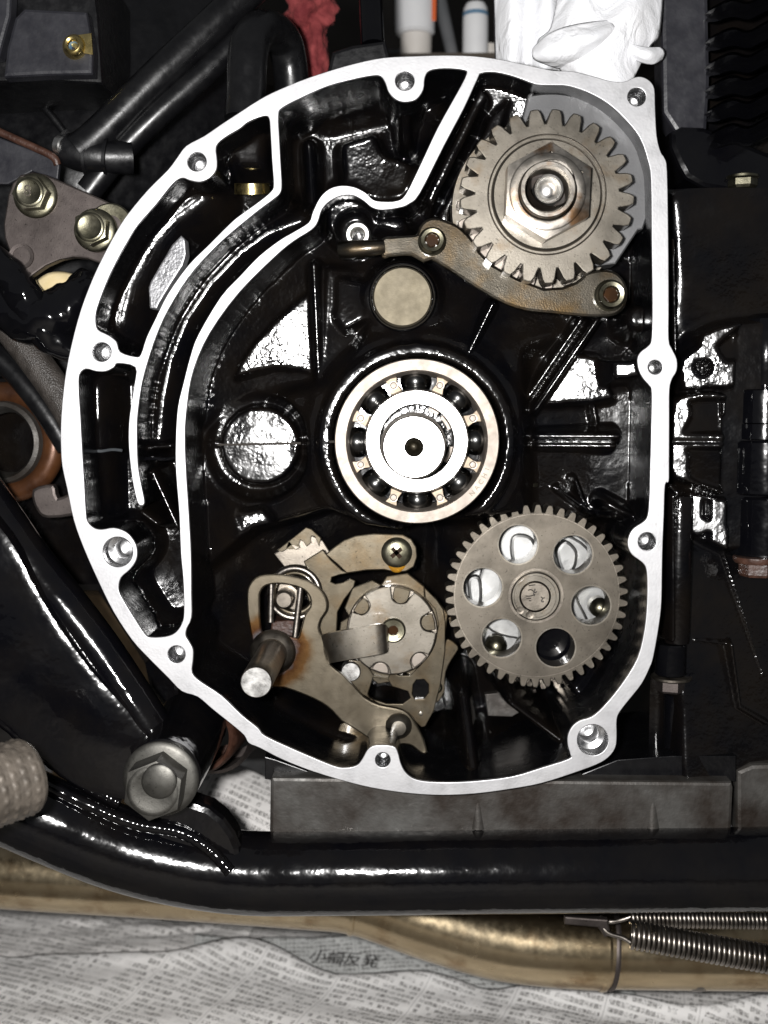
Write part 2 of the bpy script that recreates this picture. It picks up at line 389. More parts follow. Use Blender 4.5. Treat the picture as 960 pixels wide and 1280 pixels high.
# ================================================================ crankcase outline (photo pixels on the cover face)
OUT = [(520,70),(555,69),(592,70),(630,75),(667,83),(692,88),(715,89),(740,95),(762,101),(780,102),(792,97),(802,96),(812,101),(818,111),(819,135),(821,170),(826,190),(831,198),(834,215),(835.5,300),(836,380),(836,424),(840,436),(846,449),(846,463),(840,474),(837,487),(836.7,520),(836.5,580),(836,602),(831.5,606),(830,643),(828,695),(827,750),(824,780),(817,820),(812,835),(802,855),(787,874),(776,888),(771,899),(771,920),(769,935),(760,947),(745,956),(715,967),(677,979),(640,986),(595,992),(552,994),(515,992),(477,987),(440,979),(390,964),(352,949),(325,935),(311,929),(305,919),(290,906),(265,886),(247,871),(227,864),(210,847),(185,822),(165,800),(142,765),(123,727),(104,684),(92,650),(84,612),(78,585),(76,562),(76,530),(79,490),(85,450),(97,400),(110,362),(125,328),(145,290),(160,267),(185,237),(210,212),(222,196),(233,182),(255,170),(277,155),(300,140),(320,127),(340,116),(375,101),(410,89),(445,79),(480,72)]
LA = [(300,160),(280,172),(270,183),(271,200),(270,212),(262,222),(250,227),(237,225),(227,222),(215,230),(195,255),(172,281),(160,300),(145,327),(132,355),(121,385),(119,400),(122,412),(135,419),(145,427),(150,440),(169,446),(176,443),(183,422),(195,397),(210,367),(235,332),(260,307),(287,280),(300,269),(325,251),(339,239),(342,230),(340,200),(338,165),(336,147),(328,145),(310,152)]
LB = [(99,468),(107,461),(120,464),(132,464),(142,459),(147,454),(169,459),(168,480),(164,505),(161,530),(161,560),(165,597),(170,622),(174,631),(179,631),(180,625),(176,605),(172,580),(171,542),(172,515),(177,480),(185,450),(195,420),(210,387),(235,347),(260,318),(285,294),(320,265),(340,250),(350,241),(352,230),(351,210),(349,172),(348,144),(353,134),(380,120),(410,107),(440,99),(465,94),(476,95),(482,104),(486,115),(495,124),(506,127),(520,124),(529,112),(531,97),(537,88),(555,85),(580,87),(583,93),(572,115),(547,160),(525,207),(507,243),(496,251),(480,252),(467,250),(457,241),(443,234),(427,232),(412,236),(400,247),(391,265),(386,278),(367,290),(350,300),(324,320),(300,345),(276,371),(248,418),(238,445),(229,480),(222,511),(219.5,555),(220,592),(224,642),(226,692),(229,725),(230,765),(227,780),(219,791),(207,796),(189,797),(181,793),(167,772),(152,747),(148,735),(151,722),(162,712),(170,700),(171,687),(167,676),(157,665),(142,660),(127,662),(117,660),(109,652),(107,640),(105,605),(102,555),(100,517),(98,485)]
LC = [(602,91),(620,90),(645,96),(670,105),(690,106),(710,107),(735,115),(760,129),(782,149),(800,172),(810,200),(814,225),(815,300),(816,380),(815,422),(811,432),(801,440),(797,449),(799,463),(805,474),(812,482),(815,492),(814,547),(813,590),(812,622),(810,644),(805,652),(793,660),(787,669),(785,681),(790,693),(803,703),(808,711),(809.5,727),(809,755),(806,787),(797,823),(777,856),(755,883),(740,896),(725,901),(715,909),(710,920),(710,932),(713,943),(711,949),(677,960),(640,971),(590,977),(547,978),(521,975),(508,967),(501,955),(497,940),(491,933),(470,932),(460,937),(453,949),(446,957),(432,960),(415,957),(365,936),(331,920),(322,910),(302,894),(277,870),(250,852),(240,841),(241,825),(241,812),(236,802),(232,795),(233,786),(239,772),(239,742),(238,680),(231,559),(234,503),(242,461),(262,416),(299,365),(344,320),(367,301),(389,287),(397,277),(402,262),(412,251),(427,244),(442,244),(455,251),(465,259),(478,262),(500,259),(512,254),(525,241),(555,182),(580,135),(597,98)]
HOLES = [(506,101,12),(246,202,12),(127,440,12),(147,690,19),(220.5,818,11),(478.5,950,9.5),(741,925,19.5),(809,677,11.5),(819,459,9),(796,121,11.5)]
sOUT, sA, sB, sC = (smooth_loop(L, 3) for L in (OUT, LA, LB, LC))

FLW = Vector(flo.location)
def aim(px, py, d, f=1.0):
    p = W(px, py, d); h = ((CL - p).normalized() + (FLW - p).normalized()).normalized()
    return (f * h.x / -h.y, f * h.z / -h.y)
# ---------------------------------------------------------------- relief helper: the casting as a height field
def inpoly(X, Z, pts):
    inside = np.zeros(X.shape, bool); n = len(pts)
    for i in range(n):
        x1, z1 = pts[i]; x2, z2 = pts[i - 1]
        if z1 == z2: continue
        c = ((z1 > Z) != (z2 > Z)) & (X < (x2 - x1) * (Z - z1) / (z2 - z1) + x1)
        inside ^= c
    return inside
def blur(A, s):
    if s <= 0.05: return A
    r = max(1, int(3 * s)); k = np.exp(-0.5 * (np.arange(-r, r + 1) / s) ** 2); k /= k.sum()
    for ax in (0, 1):
        P = np.pad(A, [(r, r) if a == ax else (0, 0) for a in (0, 1)], mode='edge')
        A = sum(k[i] * np.take(P, range(i, i + A.shape[ax]), axis=ax) for i in range(2 * r + 1))
    return A
class Relief:
    def __init__(s, x0, x1, y0, y1, step, base):     # pixel bounds on the cover face, step in mm
        a, b = W(x0, y1, 0), W(x1, y0, 0)
        s.step = step
        xs = np.arange(a.x * 1000 - 8, b.x * 1000 + 8, step); zs = np.arange(a.z * 1000 - 8, b.z * 1000 + 8, step)
        s.X, s.Z = np.meshgrid(xs, zs); s.D = np.full(s.X.shape, float(base)) ; s.keep = np.ones(s.X.shape, bool)
    def pp(s, pts, d): return [(W(x, y, d).x * 1000, W(x, y, d).z * 1000) for x, y in pts]
    def poly(s, pts, d, soft=1.0, tilt=(0, 0), mode='set', sm=0, dome=0):
        if sm: pts = smooth_loop(pts, sm)
        P = s.pp(pts, d); m = inpoly(s.X, s.Z, P)
        if mode == 'min': pass
        w = blur(m.astype(float), soft / s.step * 0.5)
        cx = sum(p[0] for p in P) / len(P); cz = sum(p[1] for p in P) / len(P)
        T = d + (s.X - cx) * tilt[0] + (s.Z - cz) * tilt[1] + dome * ((s.X - cx) ** 2 + (s.Z - cz) ** 2)
        if mode == 'min': T = np.minimum(T, s.D)
        s.D = s.D * (1 - w) + T * w; return s
    def disc(s, c, r, d, soft=1.0, **k): return s.poly(circ(c, r, 48), d, soft, **k)
    def seg(s, p0, p1, d):
        a = W(p0[0], p0[1], d); b = W(p1[0], p1[1], d)
        ax, az, bx, bz = a.x * 1000, a.z * 1000, b.x * 1000, b.z * 1000
        L2 = (bx - ax) ** 2 + (bz - az) ** 2 + 1e-9
        t = np.clip(((s.X - ax) * (bx - ax) + (s.Z - az) * (bz - az)) / L2, 0, 1)
        return np.hypot(s.X - ax - t * (bx - ax), s.Z - az - t * (bz - az)), t
    def lit(s, p0, p1, w, d, e=2.0, drop=12):     # rib whose crest runs square to the half vector, as cast ribs that catch the flash
        g = aim((p0[0] + p1[0]) / 2, (p0[1] + p1[1]) / 2, d); a, b = W(p0[0], p0[1], d), W(p1[0], p1[1], d)
        dd = 1000 * (g[0] * (b.x - a.x) + g[1] * (b.z - a.z)); return s.ridge(p0, p1, w, d - dd / 2, d + dd / 2, e, drop)
    def ridge(s, p0, p1, w, d, d2=None, e=2.0, drop=12):   # rounded rib, half width w px
        t, u = s.seg(p0, p1, d); w = w * 0.35
        dd = d if d2 is None else d + (d2 - d) * u
        T = dd + drop * (t / w) ** e
        s.D = np.minimum(s.D, T); return s
    def groove(s, p0, p1, w, dep, d):
        t, u = s.seg(p0, p1, d); s.D = s.D + dep * np.exp(-(t / (w * 0.35)) ** 2); return s
    def wavy(s, amp, scale, seed=0):
        r = np.random.default_rng(seed); A = r.normal(size=s.D.shape); A = blur(A, scale / s.step); s.D = s.D + amp * A / (A.std() + 1e-9); return s
    def build(s, name, mat, parent=None, smooth=70):
        H, Wd = s.D.shape; idx = np.full((H, Wd), -1); k = s.keep
        q = k[:-1, :-1] & k[1:, :-1] & k[:-1, 1:] & k[1:, 1:]
        used = np.zeros((H, Wd), bool)
        for a, b in ((0, 0), (1, 0), (0, 1), (1, 1)): used[a:H - 1 + a, b:Wd - 1 + b] |= q
        idx[used] = np.arange(used.sum())
        V = np.stack([s.X[used], s.D[used], s.Z[used]], 1) / 1000
        i, j = np.nonzero(q)
        Fc = np.stack([idx[i, j], idx[i, j + 1], idx[i + 1, j + 1], idx[i + 1, j]], 1)
        me = bpy.data.meshes.new(name); me.vertices.add(len(V)); me.vertices.foreach_set('co', V.ravel())
        me.loops.add(Fc.size); me.loops.foreach_set('vertex_index', Fc.ravel().astype(np.int32))
        me.polygons.add(len(Fc)); me.polygons.foreach_set('loop_start', np.arange(0, Fc.size, 4, dtype=np.int32))
        me.update(calc_edges=True)
        return link(name, me, mat, parent, 180)

# ================================================================ crankcase
CASE = thing('crankcase', 'open black motorcycle engine case with bright machined rim around its gears', 'engine case', (W(460, 990, 0).x, 0.03, W(460, 990, 0).z))
holes = [circ((x, y), r, 32) for x, y, r in HOLES]
plate('gasket_face', [sOUT, sA, sB, sC] + holes, 0, 2.2, 'aluminium_face', CASE, bev=0.25)

rl = Relief(60, 850, 55, 1005, 0.72, 46)
BC = (521, 552)
bw = W(BC[0], BC[1], 14); bx, bz = bw.x * 1000, bw.z * 1000
rr = np.hypot(rl.X - bx, rl.Z - bz)
rl.D = 20 + np.clip(rr - 44, 0, 90) * 0.36                   # cone falling away from the bearing boss
# upper right: crank recess, floor deeper
rl.poly([(590,90),(830,90),(830,340),(600,330),(530,262)], 44, 4)
rl.poly([(600,96),(650,98),(675,130),(655,160),(610,165),(598,130)], 22, 2, tilt=aim(628,128,22,0.82))
rl.poly([(528,246),(600,104),(612,122),(540,262)], 13, 1.5, tilt=aim(565,185,13,0.55))
rl.poly([(546,266),(612,146),(636,128),(628,160),(590,210),(566,262),(562,300),(545,290)], 22, 1.5, tilt=aim(585,200,22,0.5))
rl.poly([(700,300),(820,300),(820,430),(700,400)], 40, 5, tilt=(0.3, 0.0))
# left of the bearing: rib, flat pads, seam
rl.poly([(404,330),(470,340),(460,400),(440,450),(410,500),(400,500)], 30, 3, tilt=(0.35, 0))
rl.poly([(250,440),(300,372),(370,322),(400,330),(400,480),(330,500),(240,540)], 44, 4, tilt=(-0.25, 0.1))
rl.poly([(400,366),(400,471),(376,464),(345,461),(322,466),(290,474),(300,450),(316,428),(340,402),(365,380),(388,362)], 33, 1.2, tilt=aim(345,415,33,0.82))
rl.lit((392,330),(398,482), 11, 24)
rl.ridge((402,470),(400,545), 16, 28, e=2)
rl.disc((325,557), 64, 46, 3)
rl.disc((325,557), 50, 34, 1.0, tilt=aim(325,557,34,0.5))
rl.poly([(296,640),(330,632),(345,650),(325,668),(300,664)], 40, 2.5, tilt=aim(320,650,40))
rl.poly([(420,345),(468,352),(462,400),(430,415),(418,400)], 25, 2, tilt=(-0.02, 0.1))
rl.disc((503,371), 50, 22, 3)
# bearing boss
rl.disc(BC, 140, 18, 5)
rl.disc(BC, 125, 13, 2.0)
rl.lit((617,378),(586,442), 8, 15)
rl.lit((372,622),(428,666), 9, 30)
# right of the bearing: bosses, ribs and the split flange
rl.poly([(655,440),(800,400),(815,640),(660,640)], 42, 5, tilt=(0.12, 0))
rl.poly([(676,508),(700,470),(722,440),(752,444),(758,470),(772,500),(740,506)], 30, 1.6, tilt=aim(735,480,30,0.82))
rl.lit((748,398),(672,512), 8, 20); rl.lit((728,398),(660,500), 8, 26)
rl.lit((672,545),(770,545), 8, 20, drop=8); rl.lit((672,557),(766,557), 6, 22, drop=8)
rl.poly([(762,448),(805,446),(808,474),(765,478)], 6, 1.5, tilt=aim(775,460,6,0.85))
rl.disc((800,398), 22, 18, 3, dome=0.03)
rl.ridge((735,470),(752,560), 6, 33)
rl.lit((760,630),(806,656), 10, 18); rl.lit((772,648),(800,664), 8, 14)
rl.ridge((735,640),(720,600), 5, 26); rl.ridge((700,612),(745,645), 4, 25)
# top boss and oil passage boss
rl.disc((437,272), 33, 14, 2.0)
rl.disc((446,292), 24, 22, 1.5)
rl.poly([(462,262),(505,262),(520,285),(500,300),(462,290)], 16, 4)
# lower part: floor behind the shift mechanism and pump
rl.poly([(250,720),(330,655),(420,628),(460,645),(500,650),(545,640),(570,690),(560,975),(250,880)], 80, 3, tilt=(0.35, -0.3))
rl.poly([(540,640),(812,640),(812,960),(540,975)], 82, 6, tilt=(-0.3, -0.25))
rl.poly([(318,905),(445,957),(455,915),(390,895),(340,870)], 42, 3, tilt=(0.3, 1.2))
rl.poly([(500,945),(520,978),(712,955),(705,925),(640,940),(520,950)], 34, 4, tilt=(0, 1.8))
rl.ridge((580,872),(590,968), 22, 40, 6, e=2.5, drop=50)
rl.ridge((640,880),(700,925), 9, 26)
rl.poly([(700,850),(810,740),(812,800),(775,870),(730,900)], 48, 4, tilt=(0.4, 0.4))
# outer pockets: rounded channels
for poly, d in ((sA, 38), (sB, 36)):
    m = inpoly(rl.X, rl.Z, [(W(x, y, 0).x * 1000, W(x, y, 0).z * 1000) for x, y in poly])
    w = blur(m.astype(float), 4)
    T = 8 + d * np.clip((w - 0.35) / 0.6, 0, 1) ** 0.7
    rl.D = np.where(m, T, rl.D)
tp = [(355,140),(480,100),(583,90),(500,250),(430,235),(395,262),(352,250)]
rl.poly(tp, 58, 7, mode='set')
rl.poly([(424,178),(470,164),(482,190),(505,196),(520,205),(510,240),(470,250),(440,236),(425,232)], 42, 3, tilt=(0.05, -0.35))
rl.ridge((386,180),(390,262), 15, 44, e=2)
rl.ridge((506,102),(508,150), 14, 3, 34, e=2.5, drop=26)
rl.poly([(400,100),(478,96),(484,130),(400,150)], 40, 5, tilt=(0, -0.5))
rl.poly([(280,165),(335,150),(338,215),(290,215)], 26, 4, tilt=(0.2, -0.35))
rl.poly([(172,555),(222,548),(222,564),(173,568)], 16, 2.0, tilt=(0, 0.4))
rl.ridge((190,590),(222,660), 8, 18); rl.ridge((176,640),(196,655), 8, 14)
rl.ridge((119,462),(121,560), 20, 24, e=2, drop=9); rl.ridge((121,560),(124,650), 18, 26, e=2, drop=9)
for P, wd, dd in (([(375,275),(335,290),(300,315),(262,355),(232,400),(212,450),(202,500),(197,550)], 22, 26), ([(250,245),(215,270),(185,305),(160,350),(148,400)], 32, 27)):
    for a, b in zip(P, P[1:]): rl.ridge(a, b, wd, dd, e=2, drop=9)
rl.groove((100,563),(232,560), 3, 1.2, 30); rl.groove((236,556),(270,555), 3.2, 2.0, 34)
rl.wavy(0.05, 3.8, 3); rl.wavy(0.018, 1.1, 5)
# flat metal seats must stay clear
rl.disc(BC, 104, 34, 0.3)
# walls under the rim
def wl(L): return [(W(x, y, 0).x * 1000, W(x, y, 0).z * 1000) for x, y in L]
inner = inpoly(rl.X, rl.Z, wl(sA)) | inpoly(rl.X, rl.Z, wl(sB)) | inpoly(rl.X, rl.Z, wl(sC))
outer = inpoly(rl.X, rl.Z, wl(sOUT))
land = blur((~inner).astype(float), 1.1)
w = np.clip((land - 0.72) / 0.2, 0, 1)
rl.D = np.maximum(rl.D, 4.0)
rl.D = rl.D * (1 - w) + 1.6 * w
rl.D = blur(rl.D, 0.55)
rl.keep = blur(outer.astype(float), 1.2) > 0.9
for x, y, r in HOLES:
    c = W(x, y, 0); k = K(x, y, 0) * 1000
    rl.keep &= np.hypot(rl.X - c.x * 1000, rl.Z - c.z * 1000) > (r + 2.5) * k
rl.build('inner_casting', 'black_paint', CASE)
for L in (sA, sB, sC):
    V, Fc = [], []; n_ = len(L)
    for d in (1.4, 6, 20, 45, 80):
        for x, y in L:
            p = W(x, y, 0); V.append((p.x, d * 0.001, p.z))
    for a in range(4):
        for i in range(n_):
            j = (i + 1) % n_; Fc.append((a * n_ + i, a * n_ + j, (a + 1) * n_ + j, (a + 1) * n_ + i))
    mesh('cavity_wall', V, Fc, 'black_wall', CASE, 60)
# outer flank of the casting behind the rim
def flank(loop, d0, d1, shrink):
    c = np.mean(np.array([(W(x, y, 0).x, W(x, y, 0).z) for x, y in loop]), 0); V = []; Fc = []
    n = len(loop)
    for d, s in ((d0, 1 - 0.002), (d0 + 6, 1 - shrink), (d1, 1 - shrink * 2.2)):
        for x, y in loop:
            w_ = W(x, y, 0); V.append((c[0] + (w_.x - c[0]) * s, d * 0.001, c[1] + (w_.z - c[1]) * s))
    for a in range(2):
        for i in range(n):
            j = (i + 1) % n; Fc.append((a * n + i, a * n + j, (a + 1) * n + j, (a + 1) * n + i))
    Fc.append(tuple(2 * n + i for i in range(n)))
    return V, Fc
V, Fc = flank(sOUT, 2.0, 105, 0.008); mesh('outer_casting', V, Fc, 'black_paint', CASE, 50)
# bolt holes
for x, y, r in HOLES:
    big = r > 15; prof = [(r * 0.985, 0.4)]
    if big: prof += [(r * 0.985, 9), (r * 0.62, 10), (r * 0.6, 20), (0, 22)]
    else:
        for i in range(6): prof += [(r * 0.97, 1.5 + i * 1.6), (r * 0.86, 2.3 + i * 1.6)]
        prof += [(r * 0.8, 12), (0, 13.5)]
    lathe('bolt_hole', (x, y), 0, prof, 'aluminium_bore', CASE, 28, 30)
# bare casting pad, core plug, brass plug, oil nozzle
props(plate('bare_pad', [[(226,294),(231,299),(233,318),(229,332),(212,358),(200,378),(196,386),(187,385),(185,360),(187,352),(200,330),(214,306)]], 17, 9, 'aluminium_raw', CASE, bev=0.8, tilt=(-0.2, 0.1)), 'rough bare aluminium pad in the outer channel')
lathe('core_plug', (503,371), 14, [(0, 14), (35.5, 14), (37.5, 14.8), (38, 18), (38, 24)], 'plug_steel', CASE, 48)
lathe('plug_rim', (503,371), 15, [(39, 24), (39, 15.2), (41.5, 14.6), (43, 16), (43, 24)], 'black_gloss', CASE, 48)
c = W(315, 231, 26)
V, Fc = revolve(c, (0, -0.22, 1), [(0.0, 0.0), (0.0066, 0.0), (0.0072, 0.0006), (0.0079, 0.0006), (0.0079, -0.004)], 32)
mesh('brass_plug', V, Fc, 'brass', CASE)
lathe('oil_nozzle', (447,293), 8, [(8, 24), (8, 9), (10, 8), (14, 8), (16, 9), (17, 14), (17, 26)], 'bright_steel', CASE, 32)
V, Fc = sweep([W(x, y, d) for x, y, d in ((102,567,24),(112,562,25),(125,564,24),(140,562,22),(152,563,20))], 0.0007, 8); mesh('sealant_bead', V, Fc, 'sealant', CASE)
V, Fc = sweep([W(x, y, d) for x, y, d in ((176,574,15),(190,573,14),(205,574,14),(220,572,13))], 0.0009, 8); mesh('sealant_bead', V, Fc, 'black_gloss', CASE)
V, Fc = sweep([W(x, y, d) for x, y, d in ((272,556,33.6),(325,555,33.4),(376,554,33.4))], 0.0006, 8); mesh('split_line', V, Fc, 'mark_dark', CASE)
V, Fc = sweep([W(x, y, d) for x, y, d in ((396,553,16.5),(418,552,13.0))], 0.0006, 8); mesh('split_line', V, Fc, 'mark_dark', CASE)

# ================================================================ main bearing
BR = thing('ball_bearing', 'open steel ball bearing with eight dark balls in the centre boss', 'bearing', (W(521,552,12).x, 0.012, W(521,655,12).z))
lathe('outer_ring', BC, 11, [(103.5, 28), (103.5, 12), (102, 11), (89, 11), (87.5, 11.6), (85, 14), (83, 24)], 'ring_steel', BR, 96)
lathe('inner_ring', BC, 11, [(67, 26), (65.5, 13), (64, 11.3), (63, 11), (47.5, 11), (46, 12), (46, 28)], 'bright_steel', BR, 80)  # brighter steel than the outer ring: flash glare put into its colour
lathe('bearing_floor', BC, 11, [(86, 27), (64, 27)], 'black_gloss', BR, 48)
k = K(*BC, 11); bo = W(*BC, 11)
ball_me = None
for i in range(8):
    a = R(90 + 45 * i + 1); rp = 75.5
    p = Vector((bo.x + math.cos(a) * rp * k, 0.0205, bo.z + math.sin(a) * rp * k))
    V, Fc = revolve(p, (0, 1, 0), [(k * 19.5 * math.sin(math.pi * j / 14), -k * 19.5 * math.cos(math.pi * j / 14)) for j in range(15)], 28)
    mesh('ball', V, Fc, 'ball_steel', BR, 180)
for i in range(8):
    a0 = 90 + 45 * i + 22.5
    pts = []
    for rr_, da in ((84.5, -5.4), (85.5, 0), (84.5, 5.4), (77, 3.6), (66.5, 6.6), (65.8, 0), (66.5, -6.6), (77, -3.6)):
        a = R(a0 + da); pts.append((BC[0] + math.cos(a) * rr_, BC[1] - math.sin(a) * rr_))
    cg = plate('cage_web', [pts], 14.2, 1.2, 'cage_steel', BR, bev=0.25)
    a = R(a0); cc = (BC[0] + math.cos(a) * 76, BC[1] - math.sin(a) * 76)
    lathe('rivet', cc, 13.6, [(0, 13.5), (3.4, 13.6), (4.3, 14.2), (4.3, 15)], 'ring_steel', cg, 16)
    lathe('rivet_seat', cc, 14.1, [(4.4, 14.15), (5.3, 14.12), (5.3, 14.6)], 'dark_steel', cg, 16)
def arc_text(name, s, c, r, d, a0, step, size, parent, mat='mark_dark', lift=0.06):
    for i, ch in enumerate(s):
        a = R(a0 + step * i); p = W(c[0] + r * math.cos(a), c[1] - r * math.sin(a), d)
        # letters read along the arc, feet outward
        tx = Vector((-math.sin(a), 0, math.cos(a))) * (1 if step > 0 else -1); ty = Vector((math.cos(a), 0, math.sin(a))) * (-1 if step > 0 else 1)
        text_mesh(name, ch, size, mat, parent, lambda x, y, z, p=p, tx=tx, ty=ty: p + tx * x + ty * y + Vector((0, -0.00003 - lift * 0.001 * 0, 0)) + Vector((0, -z, 0)), 0.02)
arc_text('engraved_letter', 'NACHI', BC, 95, 11, -43, 5.4, 0.0031, BR, 'plug_steel')
SH = thing('transmission_shaft', 'round bright shaft end with small drilled centre inside the ball bearing', 'shaft', (W(519,560,0).x, 0, W(519,600,0).z))
SCN = (517.5, 559)
lathe('shaft_body', SCN, -22, [(11.5, -14), (11.5, -21.5), (12.3, -22), (37.5, -22), (40, -20.5), (40, 6), (43.5, 7.5), (43.5, 26)], 'bright_steel', SH, 64)
lathe('centre_hole', SCN, -22, [(11.6, -21.8), (11, -15), (5, -11), (0, -10)], 'hole_steel', SH, 24)
for a0, a1 in ((20, 46), (52, 70), (-36, -8)):
    plate('spline_key', [circ(BC, 45.5, 8, -a1, -a0) + list(reversed(circ(BC, 41, 8, -a1, -a0)))], 12.5, 4, 'ring_steel', SH, bev=0.2)
# ================================================================ gears
def gear_loop(c, ro, ri, n, rot=0, tip=0.32, base=0.62):
    L = []; p = 360 / n
    for i in range(n):
        a = rot + i * p
        for da, r in ((-base / 2 * p * 1.18, ri), (-base / 2 * p * 0.98, ri + (ro - ri) * 0.28), (-(tip * 0.75 + base * 0.25) / 2 * p * 1.12, ri + (ro - ri) * 0.68), (-tip / 2 * p * 0.8, ro * 0.996), (0, ro), (tip / 2 * p * 0.8, ro * 0.996), ((tip * 0.75 + base * 0.25) / 2 * p * 1.12, ri + (ro - ri) * 0.68), (base / 2 * p * 0.98, ri + (ro - ri) * 0.28), (base / 2 * p * 1.18, ri)):
            L.append((c[0] + r * math.cos(R(a + da)), c[1] - r * math.sin(R(a + da))))
    return L
GC = (684, 245)
CG = thing('crankshaft_gear', 'steel spur gear held by a rust spotted hexagon nut, upper gear of the engine', 'gear', (W(*GC, 0).x, 0, W(684, 356, 0).z))
plate('toothed_wheel', [gear_loop(GC, 109.5, 91, 25, 12, 0.46, 0.78), circ(GC, 30, 40)], -4, 14, 'gear_steel', CG, bev=0.5)
GB = (673, 261)
plate('rear_wheel', [gear_loop(GB, 102, 85, 25, 4, 0.36, 0.66)], 12, 7, 'ring_steel', CG, bev=0.4)
lathe('rear_flange', GB, 19, [(60, 19), (109, 19), (110.5, 20), (110.5, 27), (100, 28), (40, 28)], 'gear_steel', CG, 80)
seg = circ((689,240), 124, 60, -100, 22)
plate('crank_web', [[(660,118),(668,112)] + seg + [(798,288),(770,330),(690,340),(640,200)]], 13, 14, 'web_steel', CG, bev=0.8)
GN = (684, 241)
lathe('washer', (684,243), -6, [(20, -4), (20, -6), (67, -6), (69, -5.4), (70.5, -4.3), (71, -3)], 'gear_steel', CG, 72)
lathe('washer_groove', (684,243), -5, [(73, -3.9), (74.5, -4.25), (76, -3.9)], 'dark_steel', CG, 72)
V, Fc = hexprism(GN, -14, 60, -19, -5.5, rot=28, cham=0.2)
Fc = Fc[:-2] + Fc[-1:]
nut = mesh('hexagon_nut', V, Fc, 'nut_steel', CG, 30)
lathe('nut_face', (684.5,239.5), -19, [(36, -17), (37.5, -19.3), (46.5, -19.4), (48.5, -19)], 'nut_steel', nut, 64)
SE = (685, 236.5)
lathe('shaft_end', SE, -22, [(28, -6), (28.5, -21.4), (29.5, -22.2), (34, -22.2), (35.5, -21.4), (36, -17)], 'nut_steel', CG, 56)
lathe('shaft_bore', SE, -8, [(28.2, -21), (27.5, -7), (10, -6)], 'brown_grime', CG, 40)
lathe('shaft_plug', (685.5,237), -14, [(0, -15.6), (7, -15.2), (12.5, -14.2), (15.5, -13), (16, -15), (18, -15.5), (19, -14.6), (19, -6)], 'bright_steel', CG, 40)

# ---------------------------------------------------------------- retainer plate under the gear
RP = thing('retainer_plate', 'oily curved steel retainer plate with two socket bolts below the upper gear', 'plate', (W(600,350,6).x, 0.006, W(600,395,6).z))
zl = lambda P: Zm(380, 220, 3.2, P); zr = lambda P: Zm(540, 120, 3.2, P)
lo = zl([(310,250),(350,240),(420,234),(450,230),(458,205),(478,180),(505,166),(540,166),(600,188),(640,215),(680,260)]) + [(615,330),(680,360),(720,352)] + zr([(610,710),(650,697),(700,692),(745,708),(776,745),(785,790),(775,840),(745,872),(700,885),(600,882),(480,870),(380,860),(290,832),(200,782),(110,724),(40,678),(0,655)]) + zl([(480,345),(430,318),(380,318),(340,322),(310,326)])
plate('plate_body', [lo], 5.5, 3.5, 'oily_plate', RP, bev=1.3, sm=2)
f = [W(426,312.5,9), W(440,312,7.5), W(465,310,6.5), W(480,308.5,7)]
V, Fc = sweep(f, [0.0039, 0.0042, 0.0036, 0.0032], 16, True, 5); mesh('nozzle_finger', V, Fc, 'oily_plate', RP, 60)
for c, r in (((540.3,300),18), ((764.3,368),20)):
    b = lathe('socket_bolt', c, 0, [(r * 0.42, 6), (r * 0.45, 1), (r * 0.55, -0.2), (r * 0.78, -0.6), (r * 0.86, 0.4), (r * 0.9, 3.0), (r, 3.6), (r, 5.6)], 'zinc_bolt', RP, 40)
    V, Fc = hexprism(c, 1, r * 0.5, 1.2, 2.0, 12); mesh('socket', V, Fc, 'dark_oil', b, 0)
pp = W(604, 341, 5.5); ang = R(-32); tx = Vector((math.cos(ang), 0, math.sin(ang))); tz = Vector((-math.sin(ang), 0, math.cos(ang)))
text_mesh('stamped_letters', 'TE', 0.0042, 'oily_plate', RP, lambda x, y, z: pp + tx * x + tz * y + Vector((0, -z - 0.00002, 0)), 0.03)

# ================================================================ oil pump and its gear
DOFF = 20.0
PCX = (671, 745)
PG = thing('oil_pump_gear', 'brown steel gear wheel pierced by six round holes', 'gear', (W(*PCX, 8).x, 0.008, W(671, 860, 8).z))
hl = [(671 + 68.5 * math.cos(R(a)), 745 - 68.5 * math.sin(R(a))) for a in (110, 49, -10, -70, -130, 171)]
plate('gear_wheel', [gear_loop(PCX, 114.5, 104.5, 46, 3, 0.38, 0.64), circ(PCX, 25, 36)] + [circ(h, 24, 36) for h in hl], 6, 13, 'pump_gear_steel', PG, bev=0.3)
lathe('scribed_ring', PCX, 5.9, [(101.6, 6.3), (101.8, 5.93), (102.6, 5.93), (102.8, 6.3)], 'dark_steel', PG, 96)
for h in hl: lathe('hole_chamfer', h, 5.9, [(24, 6.6), (24.2, 5.92), (26, 5.9), (26.1, 6.2)], 'gear_steel', PG, 36)
lathe('hub', (669.5,745.5), 4, [(20, 8), (20, 3.6), (29, 3.6), (30.5, 4.2), (31, 7)], 'gear_steel', PG, 56)
lathe('hub_groove', (670,745), 5.5, [(31, 6.2), (31.5, 5.9), (34.5, 5.9), (35, 6.2)], 'dark_steel', PG, 56)
pe = lathe('pump_shaft', (669,746), 2, [(0, 2.2), (17.3, 2.2), (18.6, 3), (18.6, 10), (18.6, 40)], 'dark_steel', PG, 40)
plate('circlip', [circ((669,746), 26.5, 34, 128, 462 - 14) + list(reversed(circ((669,746), 19.5, 34, 128, 462 - 14)))], 2.9, 1, 'gear_steel', PG, bev=0.2)
lathe('circlip_eye', (662.5,769), 2.6, [(2.2, 3.8), (2.3, 2.7), (4.8, 2.6), (5.2, 3.8)], 'dark_steel', PG, 16)
lathe('circlip_eye', (650.5,763), 2.6, [(2.2, 3.8), (2.3, 2.7), (4.8, 2.6), (5.2, 3.8)], 'dark_steel', PG, 16)
